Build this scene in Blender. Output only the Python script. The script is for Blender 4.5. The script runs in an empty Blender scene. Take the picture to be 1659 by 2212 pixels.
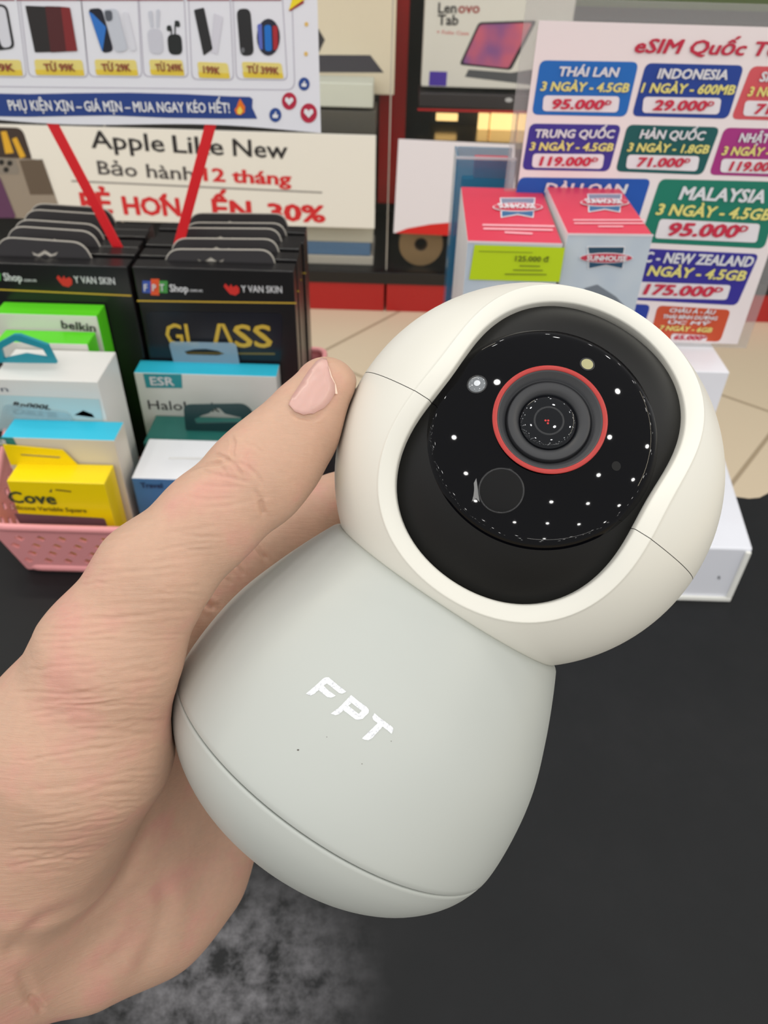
import bpy, bmesh, math, random
import numpy as np
from mathutils import Vector, Matrix
from mathutils.bvhtree import BVHTree
random.seed(7)
SC = bpy.context.scene
C = SC.collection

# ------------------------------------------------------------------ camera
FPX, CX, CY = 1664.0, 829.5, 1106.0            # focal length and centre in pixels of the 1659x2212 frame
HC, PITCH, ROLL = 1.12, math.radians(39.5), math.radians(1.7)
ZC = 0.70                                      # counter top height
FW = Vector((0, math.cos(PITCH), -math.sin(PITCH)))
U0 = Vector((0, math.sin(PITCH), math.cos(PITCH)))
X0 = Vector((1, 0, 0))
RT = X0 * math.cos(ROLL) + U0 * math.sin(ROLL)
UP = U0 * math.cos(ROLL) - X0 * math.sin(ROLL)
CAMP = Vector((0, 0, HC))
MC = Matrix((( RT.x, UP.x, -FW.x, CAMP.x), (RT.y, UP.y, -FW.y, CAMP.y), (RT.z, UP.z, -FW.z, CAMP.z), (0, 0, 0, 1)))
cd = bpy.data.cameras.new('camera')
cam = bpy.data.objects.new('camera', cd); C.objects.link(cam)
cam.matrix_world = MC
cd.sensor_fit = 'VERTICAL'; cd.sensor_height = 24.0
cd.lens = FPX / 2212 * 24.0
cd.clip_start = 0.01; cd.clip_end = 50
cd.dof.use_dof = True; cd.dof.focus_distance = 0.140; cd.dof.aperture_fstop = 26.0
SC.camera = cam

# ------------------------------------------------------------------ world, lamps, exposure
SC.view_settings.view_transform = 'Standard'; SC.view_settings.look = 'None'
SC.view_settings.gamma = 1.0; SC.view_settings.use_curve_mapping = False
SC.view_settings.exposure = 0.2
W = bpy.data.worlds.new('shop_light'); SC.world = W; W.use_nodes = True
W.node_tree.nodes['Background'].inputs[0].default_value = (1.0, 0.995, 0.985, 1)
W.node_tree.nodes['Background'].inputs[1].default_value = 0.60

def disk_lamp(x, y, z, p, size, col=(1.0, 0.985, 0.955)):
    l = bpy.data.lights.new('downlight', 'AREA'); l.shape = 'DISK'; l.size = size; l.energy = p; l.color = col
    o = bpy.data.objects.new('downlight', l); C.objects.link(o); o.location = (x, y, z); return o
for i in range(10):
    for j in range(10):
        disk_lamp(-3.3 + 0.74 * i, -5.0 + 0.72 * j, 2.95, 1.05, 0.075)
for i in range(7):
    for j in range(8):
        disk_lamp(-4.4 - 1.0 * i, -5.6 + 1.05 * j, 2.95, 1.3, 0.08)
def strip_lamp(x, y, z, sx, sy, p, col):
    l = bpy.data.lights.new('led_strip', 'AREA'); l.shape = 'RECTANGLE'; l.size = sx; l.size_y = sy; l.energy = p; l.color = col
    o = bpy.data.objects.new('led_strip', l); C.objects.link(o); o.location = (x, y, z); return o
strip_lamp(0.9, -3.4, 2.75, 1.9, 0.06, 9, (1.0, 0.96, 0.9))
strip_lamp(-1.2, 1.3, 2.75, 1.6, 0.06, 8, (1.0, 0.9, 0.72))
strip_lamp(1.9, -0.3, 2.6, 0.05, 2.0, 9, (1.0, 0.88, 0.66))

# ------------------------------------------------------------------ helpers
def lin(c):
    r = []
    for v in c[:3]:
        v = v / 255.0
        r.append(v / 12.92 if v <= 0.04045 else ((v + 0.055) / 1.055) ** 2.4)
    return tuple(r) + (1.0,)
_m = {}
def mat(c, rough=0.5, metal=0.0, spec=0.5, name='paint', emit=0.0, coat=0.0):
    k = (tuple(c), rough, metal, spec, emit, coat)
    if k in _m: return _m[k]
    m = bpy.data.materials.new(name); m.use_nodes = True
    b = m.node_tree.nodes['Principled BSDF']
    b.inputs['Base Color'].default_value = lin(c); b.inputs['Roughness'].default_value = rough
    b.inputs['Metallic'].default_value = metal; b.inputs['Specular IOR Level'].default_value = spec
    b.inputs['Coat Weight'].default_value = coat
    if emit:
        b.inputs['Emission Color'].default_value = lin(c); b.inputs['Emission Strength'].default_value = emit
    _m[k] = m; return m
def nodes(name):
    m = bpy.data.materials.new(name); m.use_nodes = True
    nt = m.node_tree; return m, nt, nt.nodes['Principled BSDF'], nt.links
def N(nt, t, **kw):
    n = nt.nodes.new(t)
    for k, v in kw.items():
        if k in n.inputs: n.inputs[k].default_value = v
        else: setattr(n, k, v)
    return n
def clear_mat(name, tint=(255, 255, 255), clear=0.9, rough=0.05):
    m = bpy.data.materials.new(name); m.use_nodes = True; nt = m.node_tree
    b = nt.nodes['Principled BSDF']; b.inputs['Base Color'].default_value = lin(tint); b.inputs['Roughness'].default_value = rough
    t = nt.nodes.new('ShaderNodeBsdfTransparent'); mx = nt.nodes.new('ShaderNodeMixShader'); mx.inputs[0].default_value = 1 - clear
    nt.links.new(t.outputs[0], mx.inputs[1]); nt.links.new(b.outputs[0], mx.inputs[2])
    nt.links.new(mx.outputs[0], nt.nodes['Material Output'].inputs[0]); return m

def ray(px, py): return (FW + RT * ((px - CX) / FPX) + UP * ((CY - py) / FPX))
def at_y(px, py, y): d = ray(px, py); return CAMP + d * (y / d.y)
def at_z(px, py, z): d = ray(px, py); return CAMP + d * ((z - HC) / d.z)
class Plane:
    def __init__(s, o, n, ex):
        s.o = Vector(o); s.n = Vector(n).normalized(); s.ex = Vector(ex).normalized(); s.ey = s.n.cross(s.ex)
    def hit(s, px, py):
        d = ray(px, py); t = (s.o - CAMP).dot(s.n) / d.dot(s.n); return CAMP + d * t
    def uv(s, px, py):
        p = s.hit(px, py) - s.o; return Vector((p.dot(s.ex), p.dot(s.ey)))
    def xyz(s, u, v, off=0.0): return s.o + s.ex * u + s.ey * v + s.n * off
def front(y): return Plane((0, y, HC), (0, -1, 0), (1, 0, 0))
def top(z): return Plane((0, 0, z), (0, 0, 1), (1, 0, 0))

def wl(o):
    v = Vector((0, 0, 0))
    while o is not None: v = v + o.location; o = o.parent
    return v
def link(name, me, parent=None, label=None):
    o = bpy.data.objects.new(name, me); C.objects.link(o)
    if parent is not None: o.parent = parent
    if label: o['label'] = label
    return o
def tag(o, label, cat, group=None, kind=None):
    o['label'] = label; o['category'] = cat
    if group: o['group'] = group
    if kind: o['kind'] = kind
    return o
def thing(name, label, cat, loc, group=None):
    o = bpy.data.objects.new(name, None); C.objects.link(o); o.location = loc; o.empty_display_size = 0.01
    return tag(o, label, cat, group)
def mesh(name, verts, faces, mats, parent=None, smooth=False, idx=None, bevel=0.0, origin=None, label=None, solid=0.0, subsurf=0):
    base = wl(parent) if parent is not None else (Vector(origin) if origin is not None else Vector((0, 0, 0)))
    me = bpy.data.meshes.new(name)
    me.from_pydata([tuple(Vector(v) - base) for v in verts], [], faces)
    if not isinstance(mats, (list, tuple)): mats = [mats]
    for m in mats: me.materials.append(m)
    if idx is not None: me.polygons.foreach_set('material_index', idx)
    if smooth: me.polygons.foreach_set('use_smooth', [True] * len(me.polygons))
    bm = bmesh.new(); bm.from_mesh(me); bmesh.ops.recalc_face_normals(bm, faces=bm.faces[:]); bm.to_mesh(me); bm.free()
    me.update()
    o = link(name, me, parent, label)
    if parent is None: o.location = base
    if solid:
        s = o.modifiers.new('solid', 'SOLIDIFY'); s.thickness = solid; s.offset = 0
    if bevel:
        b = o.modifiers.new('bevel', 'BEVEL'); b.width = bevel; b.segments = 2; b.limit_method = 'ANGLE'
    if subsurf:
        s = o.modifiers.new('sub', 'SUBSURF'); s.levels = s.render_levels = subsurf
    return o
def prism(pts, z0, z1):                        # pts: counter-clockwise xy outline
    n = len(pts)
    v = [(p[0], p[1], z0) for p in pts] + [(p[0], p[1], z1) for p in pts]
    f = [tuple(range(n - 1, -1, -1)), tuple(range(n, 2 * n))] + [(i, (i + 1) % n, n + (i + 1) % n, n + i) for i in range(n)]
    return v, f
def box(name, x0, x1, y0, y1, z0, z1, m, parent=None, bevel=0.0, label=None, origin=None):
    v, f = prism([(x0, y0), (x1, y0), (x1, y1), (x0, y1)], z0, z1)
    return mesh(name, v, f, m, parent, bevel=bevel, label=label, origin=origin if origin is not None else ((x0 + x1) / 2, (y0 + y1) / 2, z0))
def fill(loops):                               # loops of 2D points (holes allowed) -> verts, faces
    bm = bmesh.new(); es = []
    for lp in loops:
        vs = [bm.verts.new((p[0], p[1], 0)) for p in lp]
        es += [bm.edges.new((vs[i], vs[(i + 1) % len(vs)])) for i in range(len(vs))]
    bmesh.ops.triangle_fill(bm, use_beauty=True, use_dissolve=False, edges=es, normal=(0, 0, 1))
    bm.verts.index_update()
    v = [tuple(x.co) for x in bm.verts]; f = [tuple(x.index for x in q.verts) for q in bm.faces]
    bm.free(); return v, f
def poly(pl, loops, m, name, parent, off=0.0003, solid=0.0, uvs=False, label=None):
    if not isinstance(loops[0][0], (tuple, list, Vector)): loops = [loops]
    L = loops if uvs else [[pl.uv(*p) for p in lp] for lp in loops]
    v, f = fill(L)
    return mesh(name, [pl.xyz(a, b, off) for a, b, _ in v], f, m, parent, solid=solid, label=label)
def rounded(q, r, n=5):                        # rounded 2D polygon
    out = []; k = len(q)
    for i in range(k):
        p, a, b = Vector(q[i][:2]), Vector(q[i - 1][:2]), Vector(q[(i + 1) % k][:2])
        da, db = (a - p), (b - p); rr = min(r, da.length * .45, db.length * .45)
        A, B = p + da.normalized() * rr, p + db.normalized() * rr
        for j in range(n + 1):
            t = j / n; out.append(A * (1 - t) ** 2 + p * (2 * t * (1 - t)) + B * t * t)
    return out
def rpoly(pl, q, r, m, name, parent, off=0.0003, solid=0.0, holes=(), label=None):  # corner pixels, radius in metres
    lp = [rounded([pl.uv(*p) for p in q], r)] + [[pl.uv(*p) for p in h] for h in holes]
    return poly(pl, lp, m, name, parent, off, solid, uvs=True, label=label)
def ell(cx, cy, rx, ry, n=20, rot=0.0):
    return [(cx + rx * math.cos(t) * math.cos(rot) - ry * math.sin(t) * math.sin(rot), cy + rx * math.cos(t) * math.sin(rot) + ry * math.sin(t) * math.cos(rot)) for t in [2 * math.pi * i / n for i in range(n)]]
def text_mesh(s, bold=0.0, shear=0.0, res=2):
    cu = bpy.data.curves.new('t', 'FONT'); cu.body = s; cu.size = 1.0; cu.offset = bold; cu.shear = shear
    cu.resolution_u = res; cu.fill_mode = 'FRONT'
    o = bpy.data.objects.new('t', cu); C.objects.link(o)
    bpy.context.view_layer.update()
    me = bpy.data.meshes.new_from_object(o.evaluated_get(bpy.context.evaluated_depsgraph_get()))
    bpy.data.objects.remove(o); bpy.data.curves.remove(cu)
    v = np.zeros(len(me.vertices) * 3); me.vertices.foreach_get('co', v); v = v.reshape(-1, 3)
    f = [tuple(p.vertices) for p in me.polygons]; bpy.data.meshes.remove(me)
    return v[:, :2], f
CAP = float(text_mesh('H')[0][:, 1].max())
TJOBS = []
def text(pl, s, x0, y0, x1, y1, cap, m, parent, name='lettering', bold=0.02, shear=0.0, off=0.0006):
    """baseline from pixel (x0,y0) to (x1,y1), capital height cap pixels"""
    v, f = text_mesh(s, 0.0, shear)
    if bold:
        n_ = len(v); b_ = bold * .9; v = np.concatenate([v + np.array(o_) for o_ in ((0, 0), (b_, 0), (-b_, 0), (0, b_ * .8), (0, -b_ * .8), (b_ * .7, b_ * .6), (-b_ * .7, -b_ * .6), (b_ * .7, -b_ * .6), (-b_ * .7, b_ * .6))])
        f = [tuple(i + n_ * k for i in q) for k in range(9) for q in f]
    A, B, T = pl.uv(x0, y0), pl.uv(x1, y1), pl.uv(x0, y0 - cap)
    ex = (B - A); up = T - A; up = up.normalized() if False else Vector((-ex.y, ex.x)).normalized() * abs(up.length)
    a, b = v[:, 0].min(), v[:, 0].max()
    P = [A + ex * ((x - a) / (b - a)) + up * (y / CAP) for x, y in v]
    nb = len(P) // (9 if bold else 1); return mesh(name, [pl.xyz(p.x, p.y, off + .00003 * (i // nb)) for i, p in enumerate(P)], f, m, parent)
def tube(pts, r, n=10):
    V, Fc = [], []
    for i, p in enumerate(pts):
        p = Vector(p); t = (Vector(pts[min(i + 1, len(pts) - 1)]) - Vector(pts[max(i - 1, 0)])).normalized()
        a = t.orthogonal().normalized(); b = t.cross(a)
        for k in range(n):
            q = 2 * math.pi * k / n; V.append(p + (a * math.cos(q) + b * math.sin(q)) * r)
        if i:
            for k in range(n): Fc.append(((i - 1) * n + k, (i - 1) * n + (k + 1) % n, i * n + (k + 1) % n, i * n + k))
    Fc += [tuple(range(n - 1, -1, -1)), tuple(range(len(V) - n, len(V)))]
    return V, Fc
def dup(root, off, label):
    r = root.copy(); C.objects.link(r); r.location = root.location + Vector(off); r['label'] = label
    for ch in list(root.children):
        c = ch.copy(); C.objects.link(c); c.parent = r
        for g in ch.children:
            d = g.copy(); C.objects.link(d); d.parent = c
    return r
WHITE = mat((232, 232, 230), 0.45, name='white_card')
PAPER = mat((240, 240, 247), 0.6, name='white_paper')
BLACK = mat((18, 18, 19), 0.4, name='black_card')
RED = mat((226, 34, 42), 0.35, name='red_plastic')
INK = mat((40, 38, 40), 0.6, name='dark_ink')
REDINK = mat((214, 40, 44), 0.6, name='red_ink')

# ------------------------------------------------------------------ the setting
m, nt, b, L = nodes('beige_floor_tiles')
tc = N(nt, 'ShaderNodeTexCoord'); mp = N(nt, 'ShaderNodeMapping'); mp.inputs['Rotation'].default_value = (0, 0, math.radians(38)); mp.inputs['Location'].default_value = (0.35, 0.18, 0)
br = N(nt, 'ShaderNodeTexBrick'); br.offset = 0.0; br.inputs['Scale'].default_value = 1.0
br.inputs['Color1'].default_value = lin((222, 205, 178)); br.inputs['Color2'].default_value = lin((219, 202, 174)); br.inputs['Mortar'].default_value = lin((176, 158, 132))
br.inputs['Brick Width'].default_value = 0.6; br.inputs['Row Height'].default_value = 0.6; br.inputs['Mortar Size'].default_value = 0.006
L.new(tc.outputs['Object'], mp.inputs[0]); L.new(mp.outputs[0], br.inputs[0]); L.new(br.outputs['Color'], b.inputs['Base Color']); b.inputs['Roughness'].default_value = 0.3
FLOOR = m
YK = at_z(900, 674, 0.0).y                     # front of the wall cabinet at floor level
o = box('floor', -4, 4, -3.5, YK + 0.8, -0.05, 0, FLOOR); o['kind'] = 'structure'
o = box('wall_back', -4, 4, YK + 0.75, YK + 0.85, 0, 3.0, mat((150, 146, 140), 0.6, name='grey_wall')); o['kind'] = 'structure'

# counter
m, nt, b, L = nodes('black_laminate')
tc = N(nt, 'ShaderNodeTexCoord'); n1 = N(nt, 'ShaderNodeTexNoise', Scale=9.0, Detail=5.0, Roughness=0.65); n2 = N(nt, 'ShaderNodeTexNoise', Scale=46.0, Detail=6.0, Roughness=0.7)
L.new(tc.outputs['Object'], n1.inputs['Vector']); L.new(tc.outputs['Object'], n2.inputs['Vector'])
mm = N(nt, 'ShaderNodeMath', operation='MULTIPLY'); L.new(n1.outputs['Fac'], mm.inputs[0]); L.new(n2.outputs['Fac'], mm.inputs[1])
cr = N(nt, 'ShaderNodeValToRGB'); cr.color_ramp.elements[0].position = 0.2; cr.color_ramp.elements[0].color = lin((19, 21, 23)); cr.color_ramp.elements[1].position = 0.5; cr.color_ramp.elements[1].color = lin((27, 28, 30))
L.new(mm.outputs[0], cr.inputs[0]); # scuffed smear with the ceiling's reflection painted in as paler grey
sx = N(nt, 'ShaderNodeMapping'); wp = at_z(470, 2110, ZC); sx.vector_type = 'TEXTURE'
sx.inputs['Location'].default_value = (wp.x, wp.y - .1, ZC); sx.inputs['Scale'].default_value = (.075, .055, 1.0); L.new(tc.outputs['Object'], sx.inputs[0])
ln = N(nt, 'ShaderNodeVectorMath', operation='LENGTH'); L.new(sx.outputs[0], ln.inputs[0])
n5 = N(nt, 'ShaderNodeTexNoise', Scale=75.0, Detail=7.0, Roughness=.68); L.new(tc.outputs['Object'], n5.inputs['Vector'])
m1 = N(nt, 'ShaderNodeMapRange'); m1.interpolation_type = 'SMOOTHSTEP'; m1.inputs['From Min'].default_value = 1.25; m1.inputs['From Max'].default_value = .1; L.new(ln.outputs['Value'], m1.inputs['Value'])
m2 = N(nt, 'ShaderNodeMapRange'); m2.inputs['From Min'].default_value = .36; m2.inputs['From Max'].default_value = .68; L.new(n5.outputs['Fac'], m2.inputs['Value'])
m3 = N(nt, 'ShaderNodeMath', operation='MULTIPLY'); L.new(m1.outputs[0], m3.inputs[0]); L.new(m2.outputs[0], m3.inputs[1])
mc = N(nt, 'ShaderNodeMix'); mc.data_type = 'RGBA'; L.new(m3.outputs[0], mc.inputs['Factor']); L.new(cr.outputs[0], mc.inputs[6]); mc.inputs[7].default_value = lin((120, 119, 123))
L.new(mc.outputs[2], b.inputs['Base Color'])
r2 = N(nt, 'ShaderNodeMapRange'); r2.inputs['To Min'].default_value = 0.45; r2.inputs['To Max'].default_value = 0.65; b.inputs['Specular IOR Level'].default_value = .25
L.new(n2.outputs['Fac'], r2.inputs['Value']); L.new(r2.outputs[0], b.inputs['Roughness'])
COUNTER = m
e = [Vector((-1.2, .76, ZC)), Vector((-.06, .745, ZC)), Vector((0.02, .66, ZC)), at_z(1100, 1020, ZC), at_z(1560, 1067, ZC), at_z(1618, 1075, ZC), at_z(1640, 1073, ZC), at_z(1665, 1060, ZC), at_z(2300, 1080, ZC)]
outline = [(e[0].x, -0.5), (e[-1].x, -0.5)] + [(p.x, p.y) for p in reversed(e)]
t = thing('display_counter', 'black laminate counter under the basket and the white plinth', 'counter', (0, 0.1, 0))
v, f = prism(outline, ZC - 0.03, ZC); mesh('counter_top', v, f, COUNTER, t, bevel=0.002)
v, f = prism([(x * 0.92, y * 0.9 if y > 0 else y + .1) for x, y in outline], 0.0, ZC - 0.03); mesh('counter_body', v, f, mat((60, 60, 62), 0.5, name='dark_cabinet'), t)

# wall cabinet
t = thing('wall_cabinet', 'low red and black glass display cabinet along the back wall', 'cabinet', (0, YK + 0.3, 0))
zk = at_y(900, 615, YK).z; zs = at_y(900, 590, YK).z; zt = 2.0
DRED = mat((176, 22, 22), 0.35, name='dark_red_laminate'); DK = mat((42, 38, 36), 0.5, name='dark_board')
xs = [-3.0, at_y(832, 640, YK).x, at_y(1560, 670, YK).x, 3.0]
for a, c_ in zip(xs[:-1], xs[1:]): box('kick_panel', a + .004, c_ - .004, YK, YK + .02, 0.0, zk, mat((176, 30, 30), 0.3, name='red_laminate'), t, 0.001)
box('carcass_bottom', -3, 3, YK - .005, YK + .6, zk, zs, mat((26, 24, 24), 0.4, name='black_trim'), t, 0.002)
box('carcass_back', -3, 3, YK + .58, YK + .6, zs, zt, mat((46, 42, 40), 0.5, name='grey_board'), t)
pl = front(YK + .30)
pr = pl.uv(848, 0), pl.uv(889, 0), pl.uv(868, 440), pl.uv(816, 440)
xa = pl.uv(818, 320).x; xb = pl.uv(878, 200).x
box('divider_panel', xa, xb, YK + .28, YK + .58, HC + pl.uv(850, 436).y, zt, DRED, t, 0.002)
xc = pl.uv(905, 120).x
box('side_panel', xb + .001, xc + .05, YK + .40, YK + .58, zs, zt, mat((16, 15, 16), 0.4, name='black_board'), t)
GLASS = clear_mat('cabinet_glass', (110, 118, 114), 0.955, 0.03)
EDGE = mat((176, 170, 160), 0.2, name='glass_edge')
gx = [-3.0, at_y(242, 370, YK).x, at_y(842, 400, YK).x, 3.0]
for a, c_ in zip(gx[:-1], gx[1:]):
    g = box('glass_pane', a + .003, c_ - .003, YK + .02, YK + .026, zs + .001, zt, GLASS, t)
    box('pane_edge', c_ - .006, c_ - .002, YK + .017, YK + .03, zs + .001, zt, EDGE, g)
plg = front(YK + .40)
q = [plg.uv(900, 250), plg.uv(1125, 312)]
box('metal_shelf', q[0].x, 2.0, YK + .34, YK + .56, HC + q[1].y, HC + q[1].y + .02, mat((150, 138, 110), 0.2, 0.9, name='brushed_metal'), t)
for a, c_ in ((945, 990), (1040, 1060), (1068, 1120), (1130, 1200)):
    p0, p1 = plg.uv(a, 262), plg.uv(c_, 300)
    box('cabinet_light', p0.x, p1.x, YK + .50, YK + .52, HC + (p1.y if a > 1000 else (p0.y - .02)), HC + p0.y, mat((255, 214, 140), 0.4, emit=1.1, name='warm_lit_strip'), t)
q = plg.uv(1230, 35)
box('green_shelf_edge', q.x - .1, 2.6, YK + .36, YK + .44, HC + plg.uv(1400, 14).y, HC + plg.uv(1400, -30).y, mat((84, 100, 56), 0.5, name='olive_green'), t)
box('dark_shelf', q.x - .1, 2.6, YK + .37, YK + .56, HC + plg.uv(1400, 44).y, HC + plg.uv(1400, 15).y, mat((30, 32, 30), 0.4, name='dark_shelf'), t)

def wallbox(name, label, cat, y, q, depth, m, group=None):
    """upright carton standing in the cabinet: q = px left, py top, px right, py bottom on its front"""
    pl = front(y); a, c_ = pl.uv(q[0], q[1]), pl.uv(q[2], q[3])
    t = thing(name, label, cat, ((a.x + c_.x) / 2, y + depth / 2, HC + c_.y), group)
    box('carton', a.x, c_.x, y, y + depth, HC + c_.y, HC + a.y, m, t, 0.003)
    return t, pl
t, pl = wallbox('laptop_box', 'cream laptop carton with a dark laptop picture, right of the hanging price sign', 'box', YK + .16, (560, -60, 851, 206), .10, mat((238, 226, 200), 0.45, name='cream_card'))
poly(pl, [(600, 118), (800, 119), (829, 157), (600, 156)], mat((70, 66, 74), 0.5), 'keyboard_picture', t)
poly(pl, [(600, 50), (682, 52), (702, 86), (688, 116), (600, 116)], mat((62, 58, 60), 0.5), 'screen_picture', t)
t, pl = wallbox('tablet_box', 'white tablet carton with a pink screen picture behind the price board', 'box', YK + .14, (922, -70, 1215, 196), .07, mat((232, 230, 220), 0.45, name='warm_white_card'))
text(pl, 'Len', 946, 28, 986, 28, 22, INK, t, bold=.03); text(pl, 'ovo', 989, 28, 1036, 28, 22, mat((168, 66, 62), .5), t, bold=.03); text(pl, 'Tab', 945, 54, 990, 54, 22, INK, t, bold=.03)
text(pl, '+ Folio Case', 943, 73, 1012, 76, 8, REDINK, t, bold=.0)
sc = rpoly(pl, [(1034, 48), (1160, 44), (1104, 152), (992, 140)], .01, mat((40, 36, 44), 0.3), 'tablet_picture', t)
m, nt, b, L = nodes('pink_screen_print')
tc = N(nt, 'ShaderNodeTexCoord'); n1 = N(nt, 'ShaderNodeTexNoise', Scale=7.0, Detail=2.0); cr = N(nt, 'ShaderNodeValToRGB')
cr.color_ramp.elements[0].position = .35; cr.color_ramp.elements[0].color = lin((120, 84, 150)); cr.color_ramp.elements[1].position = .62; cr.color_ramp.elements[1].color = lin((226, 110, 120))
x = cr.color_ramp.elements.new(.5); x.color = lin((205, 100, 128))
L.new(tc.outputs['Object'], n1.inputs['Vector']); L.new(n1.outputs['Fac'], cr.inputs[0]); L.new(cr.outputs[0], b.inputs['Base Color'])
PINKSCR = m
rpoly(pl, [(1037, 53), (1150, 49), (1098, 147), (999, 136)], .008, PINKSCR, 'screen_picture', t, .001)
poly(pl, [(1012, 150), (1104, 157), (1150, 150), (1150, 184), (1004, 166)], mat((86, 88, 92), 0.5), 'stand_picture', t)
poly(pl, [(928, 154), (966, 155), (964, 186), (926, 185)], mat((84, 60, 170), 0.3), 'hologram_sticker', t)
t, pl = wallbox('dark_box', 'dark grey carton with a red bottom edge under the tablet carton', 'box', YK + .12, (906, 200, 1200, 240), .12, mat((52, 46, 48), 0.4, name='charcoal_card'))
poly(pl, [(902, 234), (1190, 241), (1190, 247), (902, 239)], mat((190, 30, 34), 0.4), 'red_edge', t); poly(pl, ell(1099, 216, 8, 5), mat((200, 200, 200), .5), 'logo_print', t)
t, pl = wallbox('phone_box', 'pale green white carton below the cream laptop carton', 'box', YK + .045, (640, 176, 806, 234), .1, mat((222, 226, 212), 0.45, name='pale_card'))
t, pl = wallbox('grey_box', 'dark grey carton directly above the advert board', 'box', YK + .05, (640, 236, 812, 292), .14, mat((92, 88, 80), 0.5, name='grey_card'))

# advert board in the cabinet
yb = YK - .01; pl = front(yb)
a, c_ = pl.uv(-330, 270), pl.uv(809, 494); zt_ = HC + pl.uv(812, 293).y
t = thing('advert_board', 'white advert board lettered Apple Like New behind the boxed screen protectors', 'sign', ((a.x + c_.x) / 2, yb, HC + c_.y))
box('board', a.x, c_.x, yb, yb + .008, HC + c_.y, zt_, mat((238, 235, 226), 0.5, name='off_white_board'), t, .001)
for w_, x0, x1 in (('Apple', 198, 357), ('Like', 375, 484), ('New', 504, 622)): text(pl, w_, x0, 319 + (x0 - 198) * .0566, x1, 319 + (x1 - 198) * .0566, 36, INK, t, bold=.02)
text(pl, 'Bảo', 213, 376, 298, 382, 28, mat((78, 74, 74), .6), t, bold=.02); text(pl, 'hành', 318, 383, 420, 390, 28, mat((78, 74, 74), .6), t, bold=.02)
text(pl, '12 tháng', 440, 390, 630, 400, 27, REDINK, t, bold=.04)
poly(pl, [(154, 389), (696, 414), (696, 418), (154, 393)], mat((150, 146, 142), .6), 'rule_line', t)
text(pl, 'RẺ', 178, 456, 245, 459, 38, REDINK, t, bold=.05); text(pl, 'HON', 268, 462, 392, 466, 36, REDINK, t, bold=.05); poly(pl, [(342, 430), (352, 418), (360, 418), (360, 426), (350, 438)], REDINK, 'letter_horn', t, .0009); text(pl, 'ẾN', 460, 469, 545, 472, 36, REDINK, t, bold=.05)
text(pl, '30%', 578, 474, 704, 480, 34, REDINK, t, bold=.05)
rpoly(pl, [(-80, 272), (48, 276), (72, 350), (-80, 350)], .02, mat((58, 44, 38), .5), 'phone_picture', t)
poly(pl, [(2, 284), (14, 283), (30, 330), (12, 332)], mat((222, 170, 40), .5), 'gold_petal_picture', t, .0012); poly(pl, [(26, 300), (36, 296), (56, 338), (44, 342)], mat((222, 170, 40), .5), 'gold_petal_picture', t, .0012)
rpoly(pl, [(-80, 336), (92, 344), (136, 470), (-80, 470)], .03, mat((150, 138, 124), .4), 'phone_picture', t, .0016)
poly(pl, [(42, 346), (92, 344), (118, 420), (66, 420)], mat((98, 84, 70), .5), 'back_glass_picture', t, .0022)
rpoly(pl, [(-20, 338), (34, 342), (44, 376), (-20, 376)], .01, mat((136, 128, 118), .4), 'camera_bump_picture', t, .0024)
for x_, y_ in ((4, 350), (22, 352), (14, 366)): poly(pl, ell(x_, y_, 6, 6), BLACK, 'camera_lens_picture', t, .003)
rpoly(pl, [(-90, 370), (0, 380), (36, 470), (-90, 470)], .01, mat((92, 52, 88), .5), 'phone_picture', t, .003)

# white poster and stuff at the cabinet foot
yp = YK - .01; pl = front(yp); a, c_ = pl.uv(860, 300), pl.uv(1112, 506)
t = thing('wall_poster', 'white poster with a red swoosh at its foot, left of the blue brochure holder', 'poster', ((a.x + c_.x) / 2, yp, HC + c_.y))
poly(pl, [(861, 300), (1112, 312), (1112, 512), (850, 503)], mat((236, 231, 237), .5, name='lilac_white_paper'), 'sheet', t, solid=.002)
poly(pl, [(853, 503), (880, 493), (930, 484), (1000, 478), (1060, 476), (1060, 511), (960, 508)], mat((214, 30, 26), .5), 'red_swoosh', t, .0018)
yr = YK + .06; pl = front(yr); c0 = pl.uv(908, 552); rr = (pl.uv(955, 552) - c0).length
t = thing('tape_roll', 'brown roll of parcel tape under the white poster', 'tape', (c0.x, yr + .025, zs))
V, Fc = [], []
cz = zs + rr
prof = [(rr, 0), (rr, .05), (rr * .3, .05), (rr * .3, 0)]
for i in range(32):
    q = 2 * math.pi * i / 32
    for R_, y_ in prof: V.append((c0.x + R_ * math.cos(q), yr + y_, cz + R_ * math.sin(q)))
    for k in range(4): Fc.append((i * 4 + k, i * 4 + (k + 1) % 4, ((i + 1) % 32) * 4 + (k + 1) % 4, ((i + 1) % 32) * 4 + k))
mesh('tape_ring', V, Fc, mat((150, 122, 84), .45, name='brown_tape'), t, bevel=.002)
V, Fc = [], []
for i in range(32):
    q = 2 * math.pi * i / 32
    for R_, y_ in ((rr * .3, .004), (rr * .3, .046), (rr * .25, .046), (rr * .25, .004)): V.append((c0.x + R_ * math.cos(q), yr + y_, cz + R_ * math.sin(q)))
    for k in range(4): Fc.append((i * 4 + k, i * 4 + (k + 1) % 4, ((i + 1) % 32) * 4 + (k + 1) % 4, ((i + 1) % 32) * 4 + k))
mesh('cardboard_core', V, Fc, mat((70, 52, 40), .7), t)
zc_ = zs
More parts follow.
